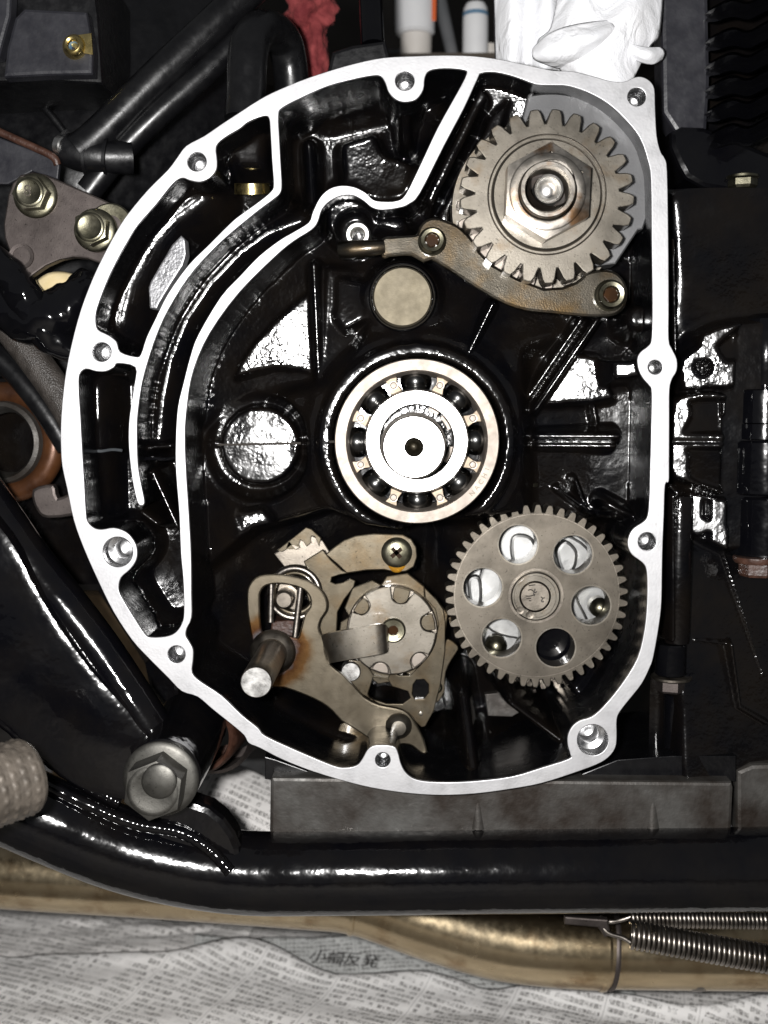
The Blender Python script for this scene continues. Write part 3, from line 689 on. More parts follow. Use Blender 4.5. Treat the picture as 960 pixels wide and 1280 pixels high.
for P in ([(661,732),(669,731)],[(660,738),(664,737),(669,741),(671,739)],[(669,736),(667,742),(668,745)],[(657,745),(663,745),(669,743)],[(658,748),(664,748)],[(661,751),(664,751)],[(676,746),(678,748),(677,752),(680,752)],[(678,748),(681,747)]):
    V, Fc = sweep([W(x, y, 2.15) for x, y in P], 0.00028, 6, True, 3); mesh('scratched_mark', V, Fc, 'mark_dark', pe)
OP = thing('oil_pump', 'pale alloy oil pump body seen through the holes of the pierced gear', 'oil pump', (W(671,745,24).x, 0.024, W(671,840,24).z))
plate('pump_body', [circ((671,745), 92, 60)], 34, 18, 'pump_alloy', OP, bev=1)
plate('pump_cover', [smooth_loop([(600,720),(625,665),(668,650),(690,675),(700,665),(735,685),(740,720),(722,745),(735,780),(700,790),(660,800),(615,790),(596,760)], 4)], 27, 8, 'pump_alloy', OP, bev=1.2)
plate('pump_rib', [smooth_loop([(640,672),(655,668),(668,676),(672,700),(655,720),(640,700)], 4)], 21, 7, 'pump_alloy', OP, bev=1.5)
plate('pump_rib', [smooth_loop([(696,690),(708,676),(722,690),(718,712),(704,716)], 4)], 21, 7, 'pump_alloy', OP, bev=1.5)
plate('pump_rib', [smooth_loop([(585,726),(600,722),(602,752),(590,760)], 4)], 21, 7, 'pump_alloy', OP, bev=1.5)
for c in ((751,761),(621,809)):
    lathe('pump_bolt', c, 21, [(0, 19.8), (5, 20.1), (9, 21.4), (11, 24), (12.5, 24.6), (13, 30)], 'zinc_bolt', OP, 28)
plate('pump_dark_disc', [circ((694,806), 30, 30)], 23, 4, 'black_gloss', OP, bev=0.5)  # round black disc seen through one hole of the gear
DG = thing('driven_gear', 'dark oily gear partly hidden behind the pierced gear wheel', 'gear', (W(712,768,34).x, 0.034, W(712,890,34).z))
plate('gear_wheel', [gear_loop((688,752), 110, 100, 38, 0, 0.36, 0.62)], 40, 6, 'dark_steel', DG, bev=0.4)
# small fittings round the pump
DP = thing('pipe_stub', 'short brown capped oil pipe above the pierced gear', 'pipe', W(655,640,22))
bp = W(655, 645, 22)
vlathe('pipe_body', bp + Vector((0, 0, 0.001)), [(0.0, 0.008), (0.0042, 0.008), (0.0042, 0.012), (0.0056, 0.0125), (0.0068, 0.0135), (0.0068, 0.0148), (0.006, 0.0152), (0, 0.0152)], 'zinc_bolt', DP)

# ================================================================ shift mechanism
DOFF = 32.0
zs = lambda P: Zm(280, 640, 3.2, P)
SD = thing('shift_drum', 'round steel shift cam with pin notches and bolted centre', 'shift cam', (W(490,788,8).x, 0.008, W(490,850,8).z))
DCN = (490, 788)
notch = [(548,378), (707,335), (820,443), (782,597), (625,635)]
npx = zs(notch)
def notched(c, r, centres, rn):
    angs = [math.degrees(math.atan2(-(y - c[1]), x - c[0])) for x, y in centres]; L = []
    for i in range(180):
        a = i * 2.0; rad = r
        for an, (x, y) in zip(angs, centres):
            d = (a - an + 180) % 360 - 180; rc = math.hypot(x - c[0], y - c[1]); lat = rc * math.sin(R(d))
            if abs(d) < 40 and abs(lat) < rn: rad = min(rad, rc * math.cos(R(d)) - math.sqrt(rn * rn - lat * lat) * 0.9)
        L.append((c[0] + rad * math.cos(R(a)), c[1] - rad * math.sin(R(a))))
    return L
plate('cam_disc', [notched(DCN, 55, npx, 11.5)], 4, 5, 'gear_steel', SD, bev=0.5)
for c in npx:
    dx, dy = c[0] - DCN[0], c[1] - DCN[1]; q = math.hypot(dx, dy); ux, uy = dx / q, dy / q; a0 = math.degrees(math.atan2(uy, ux))
    U = circ(c, 10.2, 14, a0 + 90, a0 + 270); ro_ = math.sqrt(54.5 ** 2 - 10.2 ** 2) - q
    U = [(c[0] - uy * 10.2 + ux * ro_, c[1] + ux * 10.2 + uy * ro_)] + U + [(c[0] + uy * 10.2 + ux * ro_, c[1] - ux * 10.2 + uy * ro_), (DCN[0] + ux * 54.5, DCN[1] + uy * 54.5)]
    plate('pin', [U], 5.6, 6, 'ring_steel' if c[1] > 815 else 'plate_steel', SD, bev=0.4)
lathe('backing_disc', DCN, 9, [(0, 9), (55, 9), (56.5, 9.6), (56.5, 13)], 'dark_steel', SD, 60)
star = []
for i in range(6):
    a = 60 * i + 15
    for da, r in ((-30, 57), (-22, 66), (0, 72), (22, 66)): star.append((491 + r * math.cos(R(a + da)), 786 - r * math.sin(R(a + da))))
plate('star_plate', [star], 13, 4, 'plate_steel', SD, bev=0.6)
bolt = lathe('centre_bolt', (491.5,788.5), 2, [(6, 4.5), (6.5, 2.2), (13.5, 1.8), (15.5, 2.6), (16, 5)], 'zinc_bolt', SD, 36)
V, Fc = hexprism((491.5,788.5), 3, 7, 3.6, 4.4, 20); mesh('socket', V, Fc, 'dark_oil', bolt, 0)
# lever plates round the drum
LV = thing('stopper_lever', 'steel lever plate with dark oval slot curving below the shift cam', 'lever', (W(530,820,12).x, 0.012, W(530,905,12).z))
plate('lever_plate', [zs([(800,300),(850,350),(878,390),(886,440),(884,560),(866,690),(840,795),(806,858),(790,862),(760,835),(715,800),(620,770),(540,722),(500,680),(470,640),(500,590),(560,600),(590,640),(600,655),(655,665),(668,640),(700,655),(745,655),(790,610),(845,520),(858,450),(845,390),(805,345)]),
      zs([(597,662),(655,670),(672,698),(735,718),(745,745),(715,768),(650,768),(590,748),(575,730)]), zs([(757,690),(770,672),(800,670),(818,690),(818,725),(800,748),(765,750),(753,730)])], 10.5, 2.6, 'plate_steel', LV, bev=0.4)
lathe('lever_rivet', zs([(787,808)])[0], 9.5, [(0, 9.4), (2.6, 9.7), (3.2, 10.8)], 'gear_steel', LV, 14)
props(plate('lever_hole_shade', [smooth_loop(zs([(757,690),(770,672),(800,670),(818,690),(818,725),(800,748),(765,750),(753,730)]), 3)], 12.5, 1.5, 'black_gloss', LV, bev=0.3), 'black backing painting the shade in the lever hole')  # black plate behind the open hole, its inner shade put into the colour
lathe('roller', zs([(507,640)])[0], 8, [(0, 8), (11, 8), (12.3, 8.8), (12.3, 16)], 'bright_steel', LV, 32)
LV2 = thing('selector_lever', 'narrow brown lever between the shift cam and the pierced gear', 'lever', (W(560,830,16).x, 0.016, W(550,880,16).z))
plate('lever_plate', [zs([(888,515),(905,512),(930,530),(938,550),(912,590),(888,640),(884,690),(882,720),(862,755),(842,762),(850,700),(866,640),(876,570)])], 14, 3, 'plate_steel', LV2, bev=0.5, sm=2)
lathe('lever_pivot', zs([(850,705)])[0], 12, [(0, 12), (5, 12.2), (7.5, 13.2), (8, 15)], 'zinc_bolt', LV2, 20)
DL = thing('detent_lever', 'pale steel lever held by a cross head screw above the shift cam', 'lever', (W(470,700,2).x, 0.002, W(470,720,2).z))
plate('lever_plate', [zs([(405,170),(440,140),(480,112),(525,95),(600,86),(715,90),(750,108),(770,140),(774,180),(760,220),(730,238),(690,243),(640,232),(570,234),(490,246),(455,212)])], 1, 2.8, 'plate_steel', DL, bev=0.6)
sc = (495.8, 691.5)
scr = lathe('cross_screw', sc, -1, [(0, -0.9), (13, -0.9), (16.5, -0.2), (19.2, 0.6), (19.6, 1.2)], 'zinc_bolt', DL, 40)
for a in (40, 130):
    t = Vector((math.cos(R(a)), 0, math.sin(R(a)))); u_ = Vector((-t.z, 0, t.x)); o = W(sc[0] - 0.3, sc[1] - 0.5, -0.95)
    kk = K(*sc, -1); Vb = []
    for sx in (-1, 1):
        for sy in (-1, 1): Vb.append(o + t * sx * 8.2 * kk + u_ * sy * 2.6 * kk + Vector((0, -0.00004, 0)))
    mesh('cross_slot', Vb, [(0, 1, 3, 2)], 'dark_oil', scr, 0)
lathe('oil_drop', (496,704), 0.8, [(0, 0.4), (9, 0.5), (11, 0.9), (12, 1.3)], 'amber_oil', DL, 28)
BP = thing('index_plate', 'pale steel index plate with open slot behind the shift arm', 'plate', (W(410,740,10).x, 0.01, W(410,790,10).z))
plate('plate_body', [zs([(318,198),(395,150),(425,190),(470,232),(500,246),(462,252),(432,262),(428,280),(445,288),(475,282),(505,266),(526,276),(520,300),(482,350),(455,400),(450,500),(395,500),(360,420),(330,330),(345,260)])], 9, 2.6, 'plate_steel', BP, bev=0.5)
TP = thing('toothed_segment', 'small pale toothed steel segment beside the black rib', 'gear segment', (W(380,680,26).x, 0.026, W(380,692,26).z))
plate('segment_body', [zs([(210,155),(245,128),(328,62),(350,70),(388,105),(380,140),(372,118),(362,98),(350,96),(346,112),(350,122),(330,138),(318,120),(306,112),(300,130),(305,142),(285,152),(270,132),(260,120),(250,150),(232,160)])], 24, 4, 'plate_steel', TP, bev=0.3)

plate('segment_back', [zs([(200,168),(250,140),(330,85),(395,115),(425,165),(330,235),(250,230)])], 27.5, 4, 'dark_steel', TP, bev=0.4)
SS = thing('shift_shaft', 'steel shift shaft with welded looped arm and heat tint, pointing out of the engine', 'shift shaft', (W(341,815,-2).x, -0.002, W(341,880,-2).z))
arm = zs([(93,400),(91,330),(98,295),(125,262),(165,250),(230,251),(300,264),(355,286),(395,320),(413,358),(412,395),(390,428),(380,462),(388,490),(400,505),(406,560),(425,612),(470,648),(515,694),(560,742),(620,773),(690,786),(735,806),(772,855),(800,912),(814,962),(792,968),(756,940),(720,930),(610,935),(575,905),(520,868),(470,838),(430,795),(385,762),(320,732),(240,704),(170,700),(112,650),(105,590),(115,535),(105,480)])
win = zs([(142,350),(148,318),(168,296),(215,288),(275,296),(318,312),(342,342),(344,378),(322,412),(306,470),(292,505),(245,492),(190,490),(158,492),(146,450)])
plate('arm_plate', [smooth_loop(arm, 2), smooth_loop(win, 3)], -2, 3.4, 'arm_steel', SS, bev=0.8)
SHc = (341, 815)
lathe('weld_bead', SHc, -3, [(27, -1.8), (28.5, -3.2), (27, -5), (23, -6.5), (19, -7.5), (17, -7)], 'dark_steel', SS, 40)
shk = K(*SHc, -3)
lathe('shaft_rod', SHc, -3, [(0, -60.6), (16.6, -60.6), (17.6, -59.8), (17.8, -50), (17.8, 20)], 'dark_steel', SS, 48)
lathe('shaft_face', SHc, -3, [(0, -60.75), (16.4, -60.72), (17.1, -60.2)], 'bright_steel', SS, 48)
# bent tab on the arm: a strip that stands out and turns back at its end
top, bot = zs([(388,497),(420,486),(480,474),(540,463),(600,451),(628,447),(646,452),(655,462),(658,475)]), zs([(420,607),(450,600),(500,591),(560,580),(610,571),(636,566),(650,560),(656,550),(659,540)])
dep = [-2.5, -8, -10, -10.5, -10.5, -10, -8, -4, 2]
V = []; th = 2.2
for (a, b, d) in zip(top, bot, dep):
    for q, e in ((a, 0), (b, 0), (b, 1), (a, 1)):
        w_ = W(q[0], q[1], d); V.append(w_ + Vector((-0.0004 * e if d > -9 else 0, th * 0.001 * e, 0)))
Fc = []
for i in range(len(dep) - 1):
    for j in range(4): Fc.append((i * 4 + j, i * 4 + (j + 1) % 4, (i + 1) * 4 + (j + 1) % 4, (i + 1) * 4 + j))
Fc += [(3, 2, 1, 0), tuple(len(V) - 4 + j for j in range(4))]
tb = mesh('bent_tab', V, Fc, 'gear_steel', SS, 45)
# return spring: coils behind the loop with two straight legs
zsp = lambda u, v: (280 + u / 3.2, 640 + v / 3.2)
def helix(c, d0, r_px, turns, pitch_mm, wire, seg=10, start=0):
    k = K(c[0], c[1], d0); o = W(c[0], c[1], d0); pts = []
    nn = int(turns * 36)
    for i in range(nn + 1):
        a = R(start) + 2 * math.pi * i / 36; pts.append((o.x + math.cos(a) * r_px * k, (d0 + DOFF) * 0.001 + pitch_mm * 0.001 * i / 36, o.z + math.sin(a) * r_px * k))
    return sweep(pts, wire, seg, True, 0)
RS = thing('return_spring', 'coiled return spring with two straight legs inside the arm loop', 'spring', (W(370,730,8).x, 0.008, W(360,800,8).z))
V, Fc = helix((368,742), 5, 31, 2.6, 3.4, 0.0015, start=200); mesh('coil', V, Fc, 'spring_steel', RS, 60)
V, Fc = helix((368,742), 6, 25, 2.0, 3.4, 0.0013, start=160); mesh('inner_coil', V, Fc, 'plate_steel', RS, 60)
for a, b in (((190,250),(186,440)), ((310,270),(282,520))):
    tube('spring_leg', [zsp(*a) + (3,), zsp(*b) + (2,)], 4.2, 'spring_steel', RS, 12, 3)
sp = lathe('stop_pin', zsp(240,352), 2, [(0, 1.6), (9, 1.6), (11.8, 2.6), (12, 4), (12, 45)], 'dark_steel', CASE, 28)
lathe('pin_collar', zsp(240,352), 12, [(12, 12), (20, 12), (21, 13), (21, 40)], 'dark_steel', CASE, 32)
plate('guide_block', [[zsp(*p) for p in ((190,440),(290,430),(295,520),(180,520))]], 10, 20, 'rust_brown', SS, bev=1.0)
LP = thing('pawl', 'small pale pawl with dark slot beside the bottom boss', 'pawl', (W(440,918,14).x, 0.014, W(440,925,14).z))
plate('pawl_body', [Zm(420,800,5.333,[(8,640),(20,580),(60,550),(130,590),(215,625),(210,655),(150,672),(98,675),(30,665)])], 12, 3, 'plate_steel', LP, bev=0.5, sm=2)
lathe('arm_pivot', Zm(420,800,5.333,[(418,585)])[0], -5, [(0, -6.5), (9, -6), (14, -4.2), (16.5, -2.2), (17, 0)], 'gear_steel', SS, 32)
DOFF = 0.0
# small pale blocks in the dark sump
for q, d in (([(543,930),(568,935),(570,948),(543,948)], 66), ([(628,918),(652,918),(654,936),(628,938)], 68), ([(612,915),(625,918),(625,930),(612,930)], 68)):
    plate('sump_lug', [q], d, 6, 'dirty_alloy', CASE, bev=0.4)
plate('sump_strainer', [[(606,868),(670,862),(672,878),(640,896),(610,895)]], 66, 5, 'dirty_alloy', CASE, bev=0.4)
def surface(name, rows, mat, parent=None, nu=5, nv=5, thick=0.0025, wob=0.0, smooth=80, world_pts=False):
    """loft through rows of (px, py, depth) points"""
    G = [[np.array(p if world_pts else W(*p)) for p in r] for r in rows]
    G = [smooth_loop([tuple(p) for p in r], nu, False) for r in G]
    cols = [smooth_loop([G[i][j] for i in range(len(G))], nv, False) for j in range(len(G[0]))]
    H, Wd = len(cols[0]), len(cols); V = []
    for i in range(H):
        for j in range(Wd):
            p = Vector(cols[j][i])
            if wob: p += Vector((rng.normal(), rng.normal(), rng.normal())) * wob
            V.append(p)
    Fc = [(i * Wd + j, i * Wd + j + 1, (i + 1) * Wd + j + 1, (i + 1) * Wd + j) for i in range(H - 1) for j in range(Wd - 1)]
    o = mesh(name, V, Fc, mat, parent, smooth)
    if thick:
        md = o.modifiers.new('thickness', 'SOLIDIFY'); md.thickness = thick; md.offset = 0
    return o
def hexbolt(name, c, d0, rf, rh, mat, parent=None, label=None, cat=None, h=7, rot=10, stud=0, flange=2.5, group=None, letter=None):
    """flanged hexagon bolt facing the camera; d0 = seat depth"""
    w0 = W(c[0], c[1], d0)
    t = parent if parent else thing(name, label, cat, (w0.x, w0.y, w0.z - rf * K(c[0], c[1], d0)), group)
    lathe('bolt_flange', c, d0 - flange, [(rh * 0.8, d0 - flange - 0.4), (rf * 0.86, d0 - flange), (rf * 0.97, d0 - flange + 0.7), (rf, d0 - flange + 1.2), (rf, d0)], mat, t, 40)
    V, Fc = hexprism(c, d0 - flange, rh, d0 - h, d0 - flange + 0.2, rot, 0.12); hd = mesh('bolt_head', V, Fc, mat, t, 25)
    lathe('head_face', c, d0 - flange, [(0, d0 - h - 0.15), (rh * 0.6, d0 - h - 0.15), (rh * 0.68, d0 - h - 0.5), (rh * 0.78, d0 - h - 0.35), (rh * 0.84, d0 - h + 0.1)], mat, hd, 32)
    if stud: lathe('stud', c, d0 - h, [(0, d0 - h - stud), (rh * 0.5, d0 - h - stud), (rh * 0.58, d0 - h - stud + 0.6), (rh * 0.58, d0 - h)], mat, t, 28)
    if letter:
        pp = W(c[0], c[1], d0 - h - 0.2); kk = K(c[0], c[1], d0)
        q = (W(c[0], c[1], d0 - h - 0.2)); o = Vector((w0.x, (d0 - h - 0.2) * 0.001, w0.z))
        text_mesh('head_mark', letter, rh * 0.9 * kk, 'dark_steel', hd, lambda x, y, z: o + Vector((x, -z, y)), 0.05)
    return t

# ================================================================ oil pan under the case
PAN = thing('oil_pan', 'dirty grey alloy oil pan below the engine case', 'oil pan', (W(630,1030,16).x, 0.06, W(630,1034,16).z))
def prism(name, poly, d0, d1, mat, parent=None, bev=1.0, sm=0, tilt=None): return plate(name, [poly], d0, d1 - d0, mat, parent, bev, sm, tilt=tilt)
prism('pan_body', [(338,976),(340,972),(915,978),(917,985),(914,1045),(342,1045),(337,1040)], 15, 120, 'dirty_alloy', PAN, 1.6)
prism('pan_flange', [(331,946),(345,950),(395,968),(450,984),(450,990),(331,974)], 24, 100, 'black_wall', PAN, 0.3)
prism('pan_flange', [(712,974),(772,950),(840,945),(920,945),(920,977),(712,977)], 24, 100, 'black_wall', PAN, 0.3)
for a in (597, 815):
    tube('pan_rib', [(a,995,17.5),(a,1034,17.5)], [6, 10], 'dirty_alloy', PAN, 20, 3)
prism('pan_lug', [(921,964),(940,956),(975,955),(975,1040),(921,1040)], 26, 70, 'dirty_alloy', PAN, 2.0)

# ================================================================ right flank of the engine
EB = thing('engine_block', 'black engine block with stepped bosses beside the bright rim', 'engine block', (W(900,960,40).x, 0.06, W(900,975,40).z))
rb = Relief(822, 1010, 120, 1000, 0.72, 44)
rb.poly([(830,240),(1000,200),(1000,410),(850,420),(838,300)], 40, 5, tilt=(0.05, -0.1))
rb.poly([(838,610),(1000,690),(1000,975),(838,975)], 36, 4, tilt=(0.25, 0.15))
zb = lambda P: Zm(810, 380, 3.5555, P)
rb.poly(zb([(140,230),(200,140),(300,90),(420,70),(540,60),(540,1110),(355,1105),(250,1060),(175,1020),(170,840),(110,790),(98,740),(100,500),(140,400)]), 34, 3, tilt=(-0.1, 0))
rb.poly(zb([(146,285),(160,235),(225,185),(240,130),(320,98),(415,80),(392,180),(385,370),(300,377),(160,385)]), 27, 1.0, tilt=aim(868,440,27,0.86))
rb.poly(zb([(300,190),(390,110),(395,200),(385,250),(330,250)]), 32, 1.5, tilt=(0.1, 0.2))
rb.disc((875,460), 8, 33, 1.5)
rb.poly(zb([(118,430),(150,402),(260,388),(350,396),(340,560),(332,640),(335,850),(250,815),(122,782),(101,745),(104,520)]), 24, 1.0, tilt=aim(850,540,24,0.86))
rb.poly(zb([(185,430),(330,425),(330,575),(150,575),(190,500)]), 28, 1.2, tilt=(0.1, 0.1))
rb.poly(zb([(172,640),(330,640),(330,830),(230,800),(180,770)]), 28, 1.2, tilt=(0.12, -0.05))
rb.poly(zb([(178,832),(350,868),(356,1100),(250,1052),(186,1022)]), 28, 1.0, tilt=aim(880,650,28,0.86))
rb.poly(zb([(240,870),(270,870),(268,960),(238,940)]), 31, 1.0); rb.poly(zb([(215,1030),(262,1010),(265,1050),(230,1045)]), 31, 1)
rb.ridge((842,300),(845,440), 6, 26); rb.ridge((842,620),(842,800), 9, 22)
rb.groove((845,552),(905,552), 2.2, 1.2, 24)
rb.ridge((868,800),(915,806), 4, 30); rb.ridge((915,806),(926,885), 6, 28); rb.ridge((926,885),(960,905), 6, 28)
rb.ridge((905,690),(955,845), 3, 36); rb.ridge((862,895),(912,900), 9, 34)
rb.wavy(0.05, 3.6, 9); rb.wavy(0.018, 1.1, 2)
rb.keep = rb.X > W(828, 500, 40).x * 1000 - 2
rb.keep &= rb.Z < W(860, 235, 40).z * 1000
rb.build('block_casting', 'black_paint', EB)
b0, b1 = W(832, 975, 52), W(1030, 240, 52)
mm = MB(); mm.add(*box((b0.x, 0.056, b0.z), (b1.x, 0.20, b1.z))); mm.build('block_body', 'black_paint', EB)
def vcyl(name, px, y0, y1, r, d, mat, parent, dome=False):
    k = K(px, (y0 + y1) / 2, d); zt, zb_ = W(px, y0, d).z, W(px, y1, d).z; h = zt - zb_
    rr_ = r * k; prof = [(0, 0), (rr_ * 0.93, 0), (rr_, h * 0.04)]
    prof += [(rr_, h * 0.8), (rr_ * 0.9, h * 0.92), (rr_ * 0.6, h * 0.99), (0, h)] if dome else [(rr_, h * 0.96), (rr_ * 0.93, h), (0, h)]
    c = W(px, y1, d); return vlathe(name, (c.x, c.y, c.z), prof, mat, parent, 40)
for x, y0, y1, r, dome in ((957,392,489,32,True),(957,487,530,45,False),(957,529,549,46,False),(957,550,617,51,False),(957,619,694,48,False)):
    vcyl('boss_column', x, y0, y1, r, 42, 'black_gloss', EB, dome)
CB = thing('cap_bolt', 'reddish brown hexagon bolt head under the black boss column', 'bolt', W(946,722,30))
kx = K(946, 700, 30)
vlathe('bolt_flange', W(946,703,30), [(0, 0), (27 * kx, 0.0), (29 * kx, 0.0015), (29 * kx, 0.0028), (0, 0.0028)], 'rust_brown', CB)
vlathe('bolt_head', W(946,720,30), [(0, 0), (20 * kx, 0.0), (22 * kx, 0.0012), (22 * kx, 0.006), (0, 0.006)], 'rust_brown', CB, 6, 20)
FB = thing('flange_bolt', 'dull steel flanged bolt head under the black column beside the rim', 'bolt', W(838,862,30))
vcyl('sleeve', 838, 804, 843, 19, 30, 'black_gloss', EB); vcyl('long_column', 846, 620, 803, 16, 30, 'black_paint', EB)
kx = K(838, 850, 30)
vlathe('bolt_flange', W(839,849,30), [(0, 0), (23 * kx, 0.0), (25 * kx, 0.0006), (25 * kx, 0.0016), (0, 0.0018)], 'dark_steel', FB)
vlathe('bolt_head', W(838,864,30), [(0, 0), (16 * kx, 0.0), (18 * kx, 0.001), (18 * kx, 0.0052), (0, 0.0052)], 'bracket_steel', FB, 6, 20)
tube('lower_boss', [(848,866,38),(846,960,40)], 18, 'black_gloss', EB)

# ---------------------------------------------------------------- cylinder with cooling fins
CY = thing('engine_cylinder', 'black finned engine cylinder with flat grey flank', 'cylinder', (W(900,235,60).x, 0.09, W(900,240,60).z))
prism('barrel_wall', [(826,-40),(885,-40),(888,100),(884,165),(850,172),(829,140)], 52, 70, 'grey_panel', CY, 2.0)
prism('barrel_body', [(850,-40),(1040,-40),(1040,240),(850,235),(842,180)], 72, 190, 'black_paint', CY, 2)
for i, (yl, yr) in enumerate(((-18,-52),(22,-14),(58,20),(89,50),(118,80),(147,112),(178,140))):
    rows = []
    # a thick fin sloping up to the right, pointed at its left end, with a scalloped lower lip
    A = [(875, yl, 62), (892, yl - 14, 44), (915, yl - 24, 36), (935, yl - 20, 33), (955, yl - 30, 33), (985, yl - 46, 36)]
    B = [(876, yl + 3, 64), (892, yl + 8, 46), (915, yl + 2, 37), (935, yl + 5, 34), (955, yl - 4, 34), (985, yl - 18, 37)]
    C_ = [(878, yl + 3, 110), (892, yl + 4, 110), (915, yl - 2, 110), (935, yl, 110), (955, yl - 10, 110), (985, yl - 24, 110)]
    D_ = [(878, yl, 110), (892, yl - 12, 110), (915, yl - 22, 110), (935, yl - 18, 110), (955, yl - 28, 110), (985, yl - 44, 110)]
    surface('fin', [D_, A, [tuple(0.5 * (p + q) for p, q in zip(a, b)) for a, b in zip(A, B)], B, C_], 'black_gloss', CY, 4, 3, 0.0, 0, 60)
prism('base_flange', [(838,165),(880,158),(960,190),(1000,190),(1000,245),(880,235),(848,205)], 46, 110, 'black_gloss', CY, 2.5, 2)
NB = thing('base_nut', 'small pale nut under the cylinder base', 'nut', W(928,236,44))
kx = K(928, 228, 44)
vlathe('nut_body', W(928,236,44), [(0, 0), (15 * kx, 0), (18 * kx, 0.0012), (18 * kx, 0.004), (0, 0.004)], 'zinc_bolt', NB, 6, 20)
vlathe('nut_washer', W(928,233,44) + Vector((0, 0, 0.0036)), [(0, 0), (20 * kx, 0), (20 * kx, 0.001), (0, 0.001)], 'zinc_bolt', NB)

# ================================================================ motorcycle frame
FR = thing('motorcycle_frame', 'glossy black tubular motorcycle frame running under the engine', 'frame', (W(480,1140,10).x, 0.01, W(480,1142,10).z))
tube('lower_rail', [(-220,880,-6),(-60,968,-2),(60,1024,3),(170,1066,8),(290,1089,11),(420,1091,12),(700,1088,12),(1000,1086,12),(1200,1085,12)], 52, 'black_frame', FR, 36, 8)
tube('upright_tube', [(-110,490,10),(-24,617,9),(36,702,8),(76,752,7),(126,817,6),(184,904,3),(222,958,4)], [31, 31, 30, 30, 29, 28, 24], 'black_frame', FR, 32, 8)
plate('gusset_sheet', [smooth_loop([(-160,520),(-60,590),(10,668),(40,722),(68,770),(112,832),(168,895),(196,935),(180,1000),(150,1004),(90,985),(40,945),(0,908),(-60,860),(-160,820)], 3)], -8, 13, 'black_frame', FR, bev=5.0, smooth=40)
def weld(name, pts, r, parent):
    wp = [W(*p) for p in pts]; k = K(*pts[0]); P = [Vector(p) for p in smooth_loop([tuple(p) for p in wp], 30, False)]
    rad = [r * k * (1 + 0.035 * math.sin(i * 0.9 + 0.6 * math.sin(i * 0.31))) for i in range(len(P))]
    V, Fc = sweep(P, rad, 12, True, 0); return mesh(name, V, Fc, 'black_frame', parent, 80)
weld('weld_bead', [(-40,866,0),(10,905,0),(60,948,0),(110,982,0),(150,1004,0)], 9, FR)
weld('weld_bead', [(40,972,-6),(110,1006,-6),(170,1030,-5),(225,1040,-3),(262,1062,-3),(288,1090,-7)], 8, FR)
prism('gusset_corner', [(185,1000),(262,1010),(300,1060),(285,1095),(200,1060)], -2, 14, 'black_frame', FR, 3.0, 3)
V, Fc = sweep([W(240,905,26), W(222,940,0), W(205,968,-24)], [0.0165, 0.0162, 0.0160], 40, True, 4); mesh('pivot_boss', V, Fc, 'black_frame', FR, 40)
RBs = thing('rubber_bush', 'rusty brown ring bush behind the black pivot boss', 'bush', W(248,960,28))
k = K(248, 915, 30); o = W(248, 918, 30)
V, Fc = revolve(o, (0.12, 1, 0), [(39 * k, 0.0), (41 * k, -0.003), (45 * k, -0.004), (48 * k, -0.002), (49 * k, 0.004), (49 * k, 0.03), (39 * k, 0.03)], 48); mesh('bush_ring', V, Fc, 'rust_brown', RBs)
V, Fc = revolve(o + Vector((0.003, 0.012, -0.002)), (0.12, 1, 0), [(52 * k, 0), (58 * k, 0.003), (60 * k, 0.03), (50 * k, 0.03)], 40); mesh('bush_housing', V, Fc, 'bracket_steel', RBs)
hexbolt('pivot_bolt', (200,975), -25, 47, 37, 'nut_grey', None, 'large dull flanged nut on the black frame pivot', 'nut', h=17, rot=22, stud=3, flange=3.0)

# ---------------------------------------------------------------- knurled foot peg
FP = thing('foot_peg', 'knurled pale grey foot peg end in front of the black frame', 'foot peg', W(0,1040,-70))
pk = K(0, 975, -70); P0, P1 = W(-90, 1012, -92), W(38, 968, -62); ax = (P1 - P0).normalized(); u_ = ax.orthogonal().normalized(); v_ = ax.cross(u_)
L = (P1 - P0).length; nl, nc = 96, 96; V, Fc = [], []
for i in range(nl + 1):
    for j in range(nc):
        a = 2 * math.pi * j / nc; s = i / nl
        kn = max(0, math.sin(L * s / 0.0044 * 2 * math.pi)) * max(0, math.sin(a * 20)) if s < 0.97 else 0
        rad = 0.0150 * (1 - 0.10 * max(0, (s - 0.95) / 0.05)) + 0.0007 * kn ** 0.6
        V.append(P0 + ax * L * s + (u_ * math.cos(a) + v_ * math.sin(a)) * rad)
for i in range(nl):
    for j in range(nc): Fc.append((i * nc + j, i * nc + (j + 1) % nc, (i + 1) * nc + (j + 1) % nc, (i + 1) * nc + j))
Fc.append(tuple(nl * nc + j for j in range(nc)))
mesh('peg_sleeve', V, Fc, 'peg_metal', FP, 60)

# ---------------------------------------------------------------- engine mount bracket and its bolts
zk = lambda P: Zm(0, 180, 4.571, P)
EM = thing('mount_bracket', 'grey brown steel engine mount plate with two flanged bolts', 'bracket', (W(70,340,26).x, 0.026, W(70,345,26).z))
plate('bracket_plate', [zk([(28,400),(45,290),(70,220),(115,175),(185,160),(255,172),(330,203),(455,258),(580,312),(680,360),(760,420),(800,480),(700,640),(610,700),(570,682),(500,655),(420,645),(340,660),(260,695),(180,752),(120,710),(60,630),(25,540),(18,460)])], 26, 6, 'bracket_steel', EM, bev=0.8)
hexbolt('b', (43,244), 26, 28, 22, 'zinc_bolt', EM, h=9, rot=5, letter='8', flange=2)
hexbolt('b', (118,287), 24, 27, 22, 'zinc_bolt', EM, h=11, rot=25, flange=4)
lathe('big_washer', (138,283), 25, [(14, 25), (27, 24.6), (29, 25.2), (29, 27), (20, 27)], 'zinc_bolt', EM, 40)
lathe('hole_lip', zk([(120,640)])[0], 25, [(11, 30), (11, 25.4), (15.5, 25.2), (16, 26.5)], 'bracket_steel', EM, 32)
UB = thing('upper_bracket', 'black sheet bracket with rolled edge above the mount plate', 'bracket', W(20,235,40))
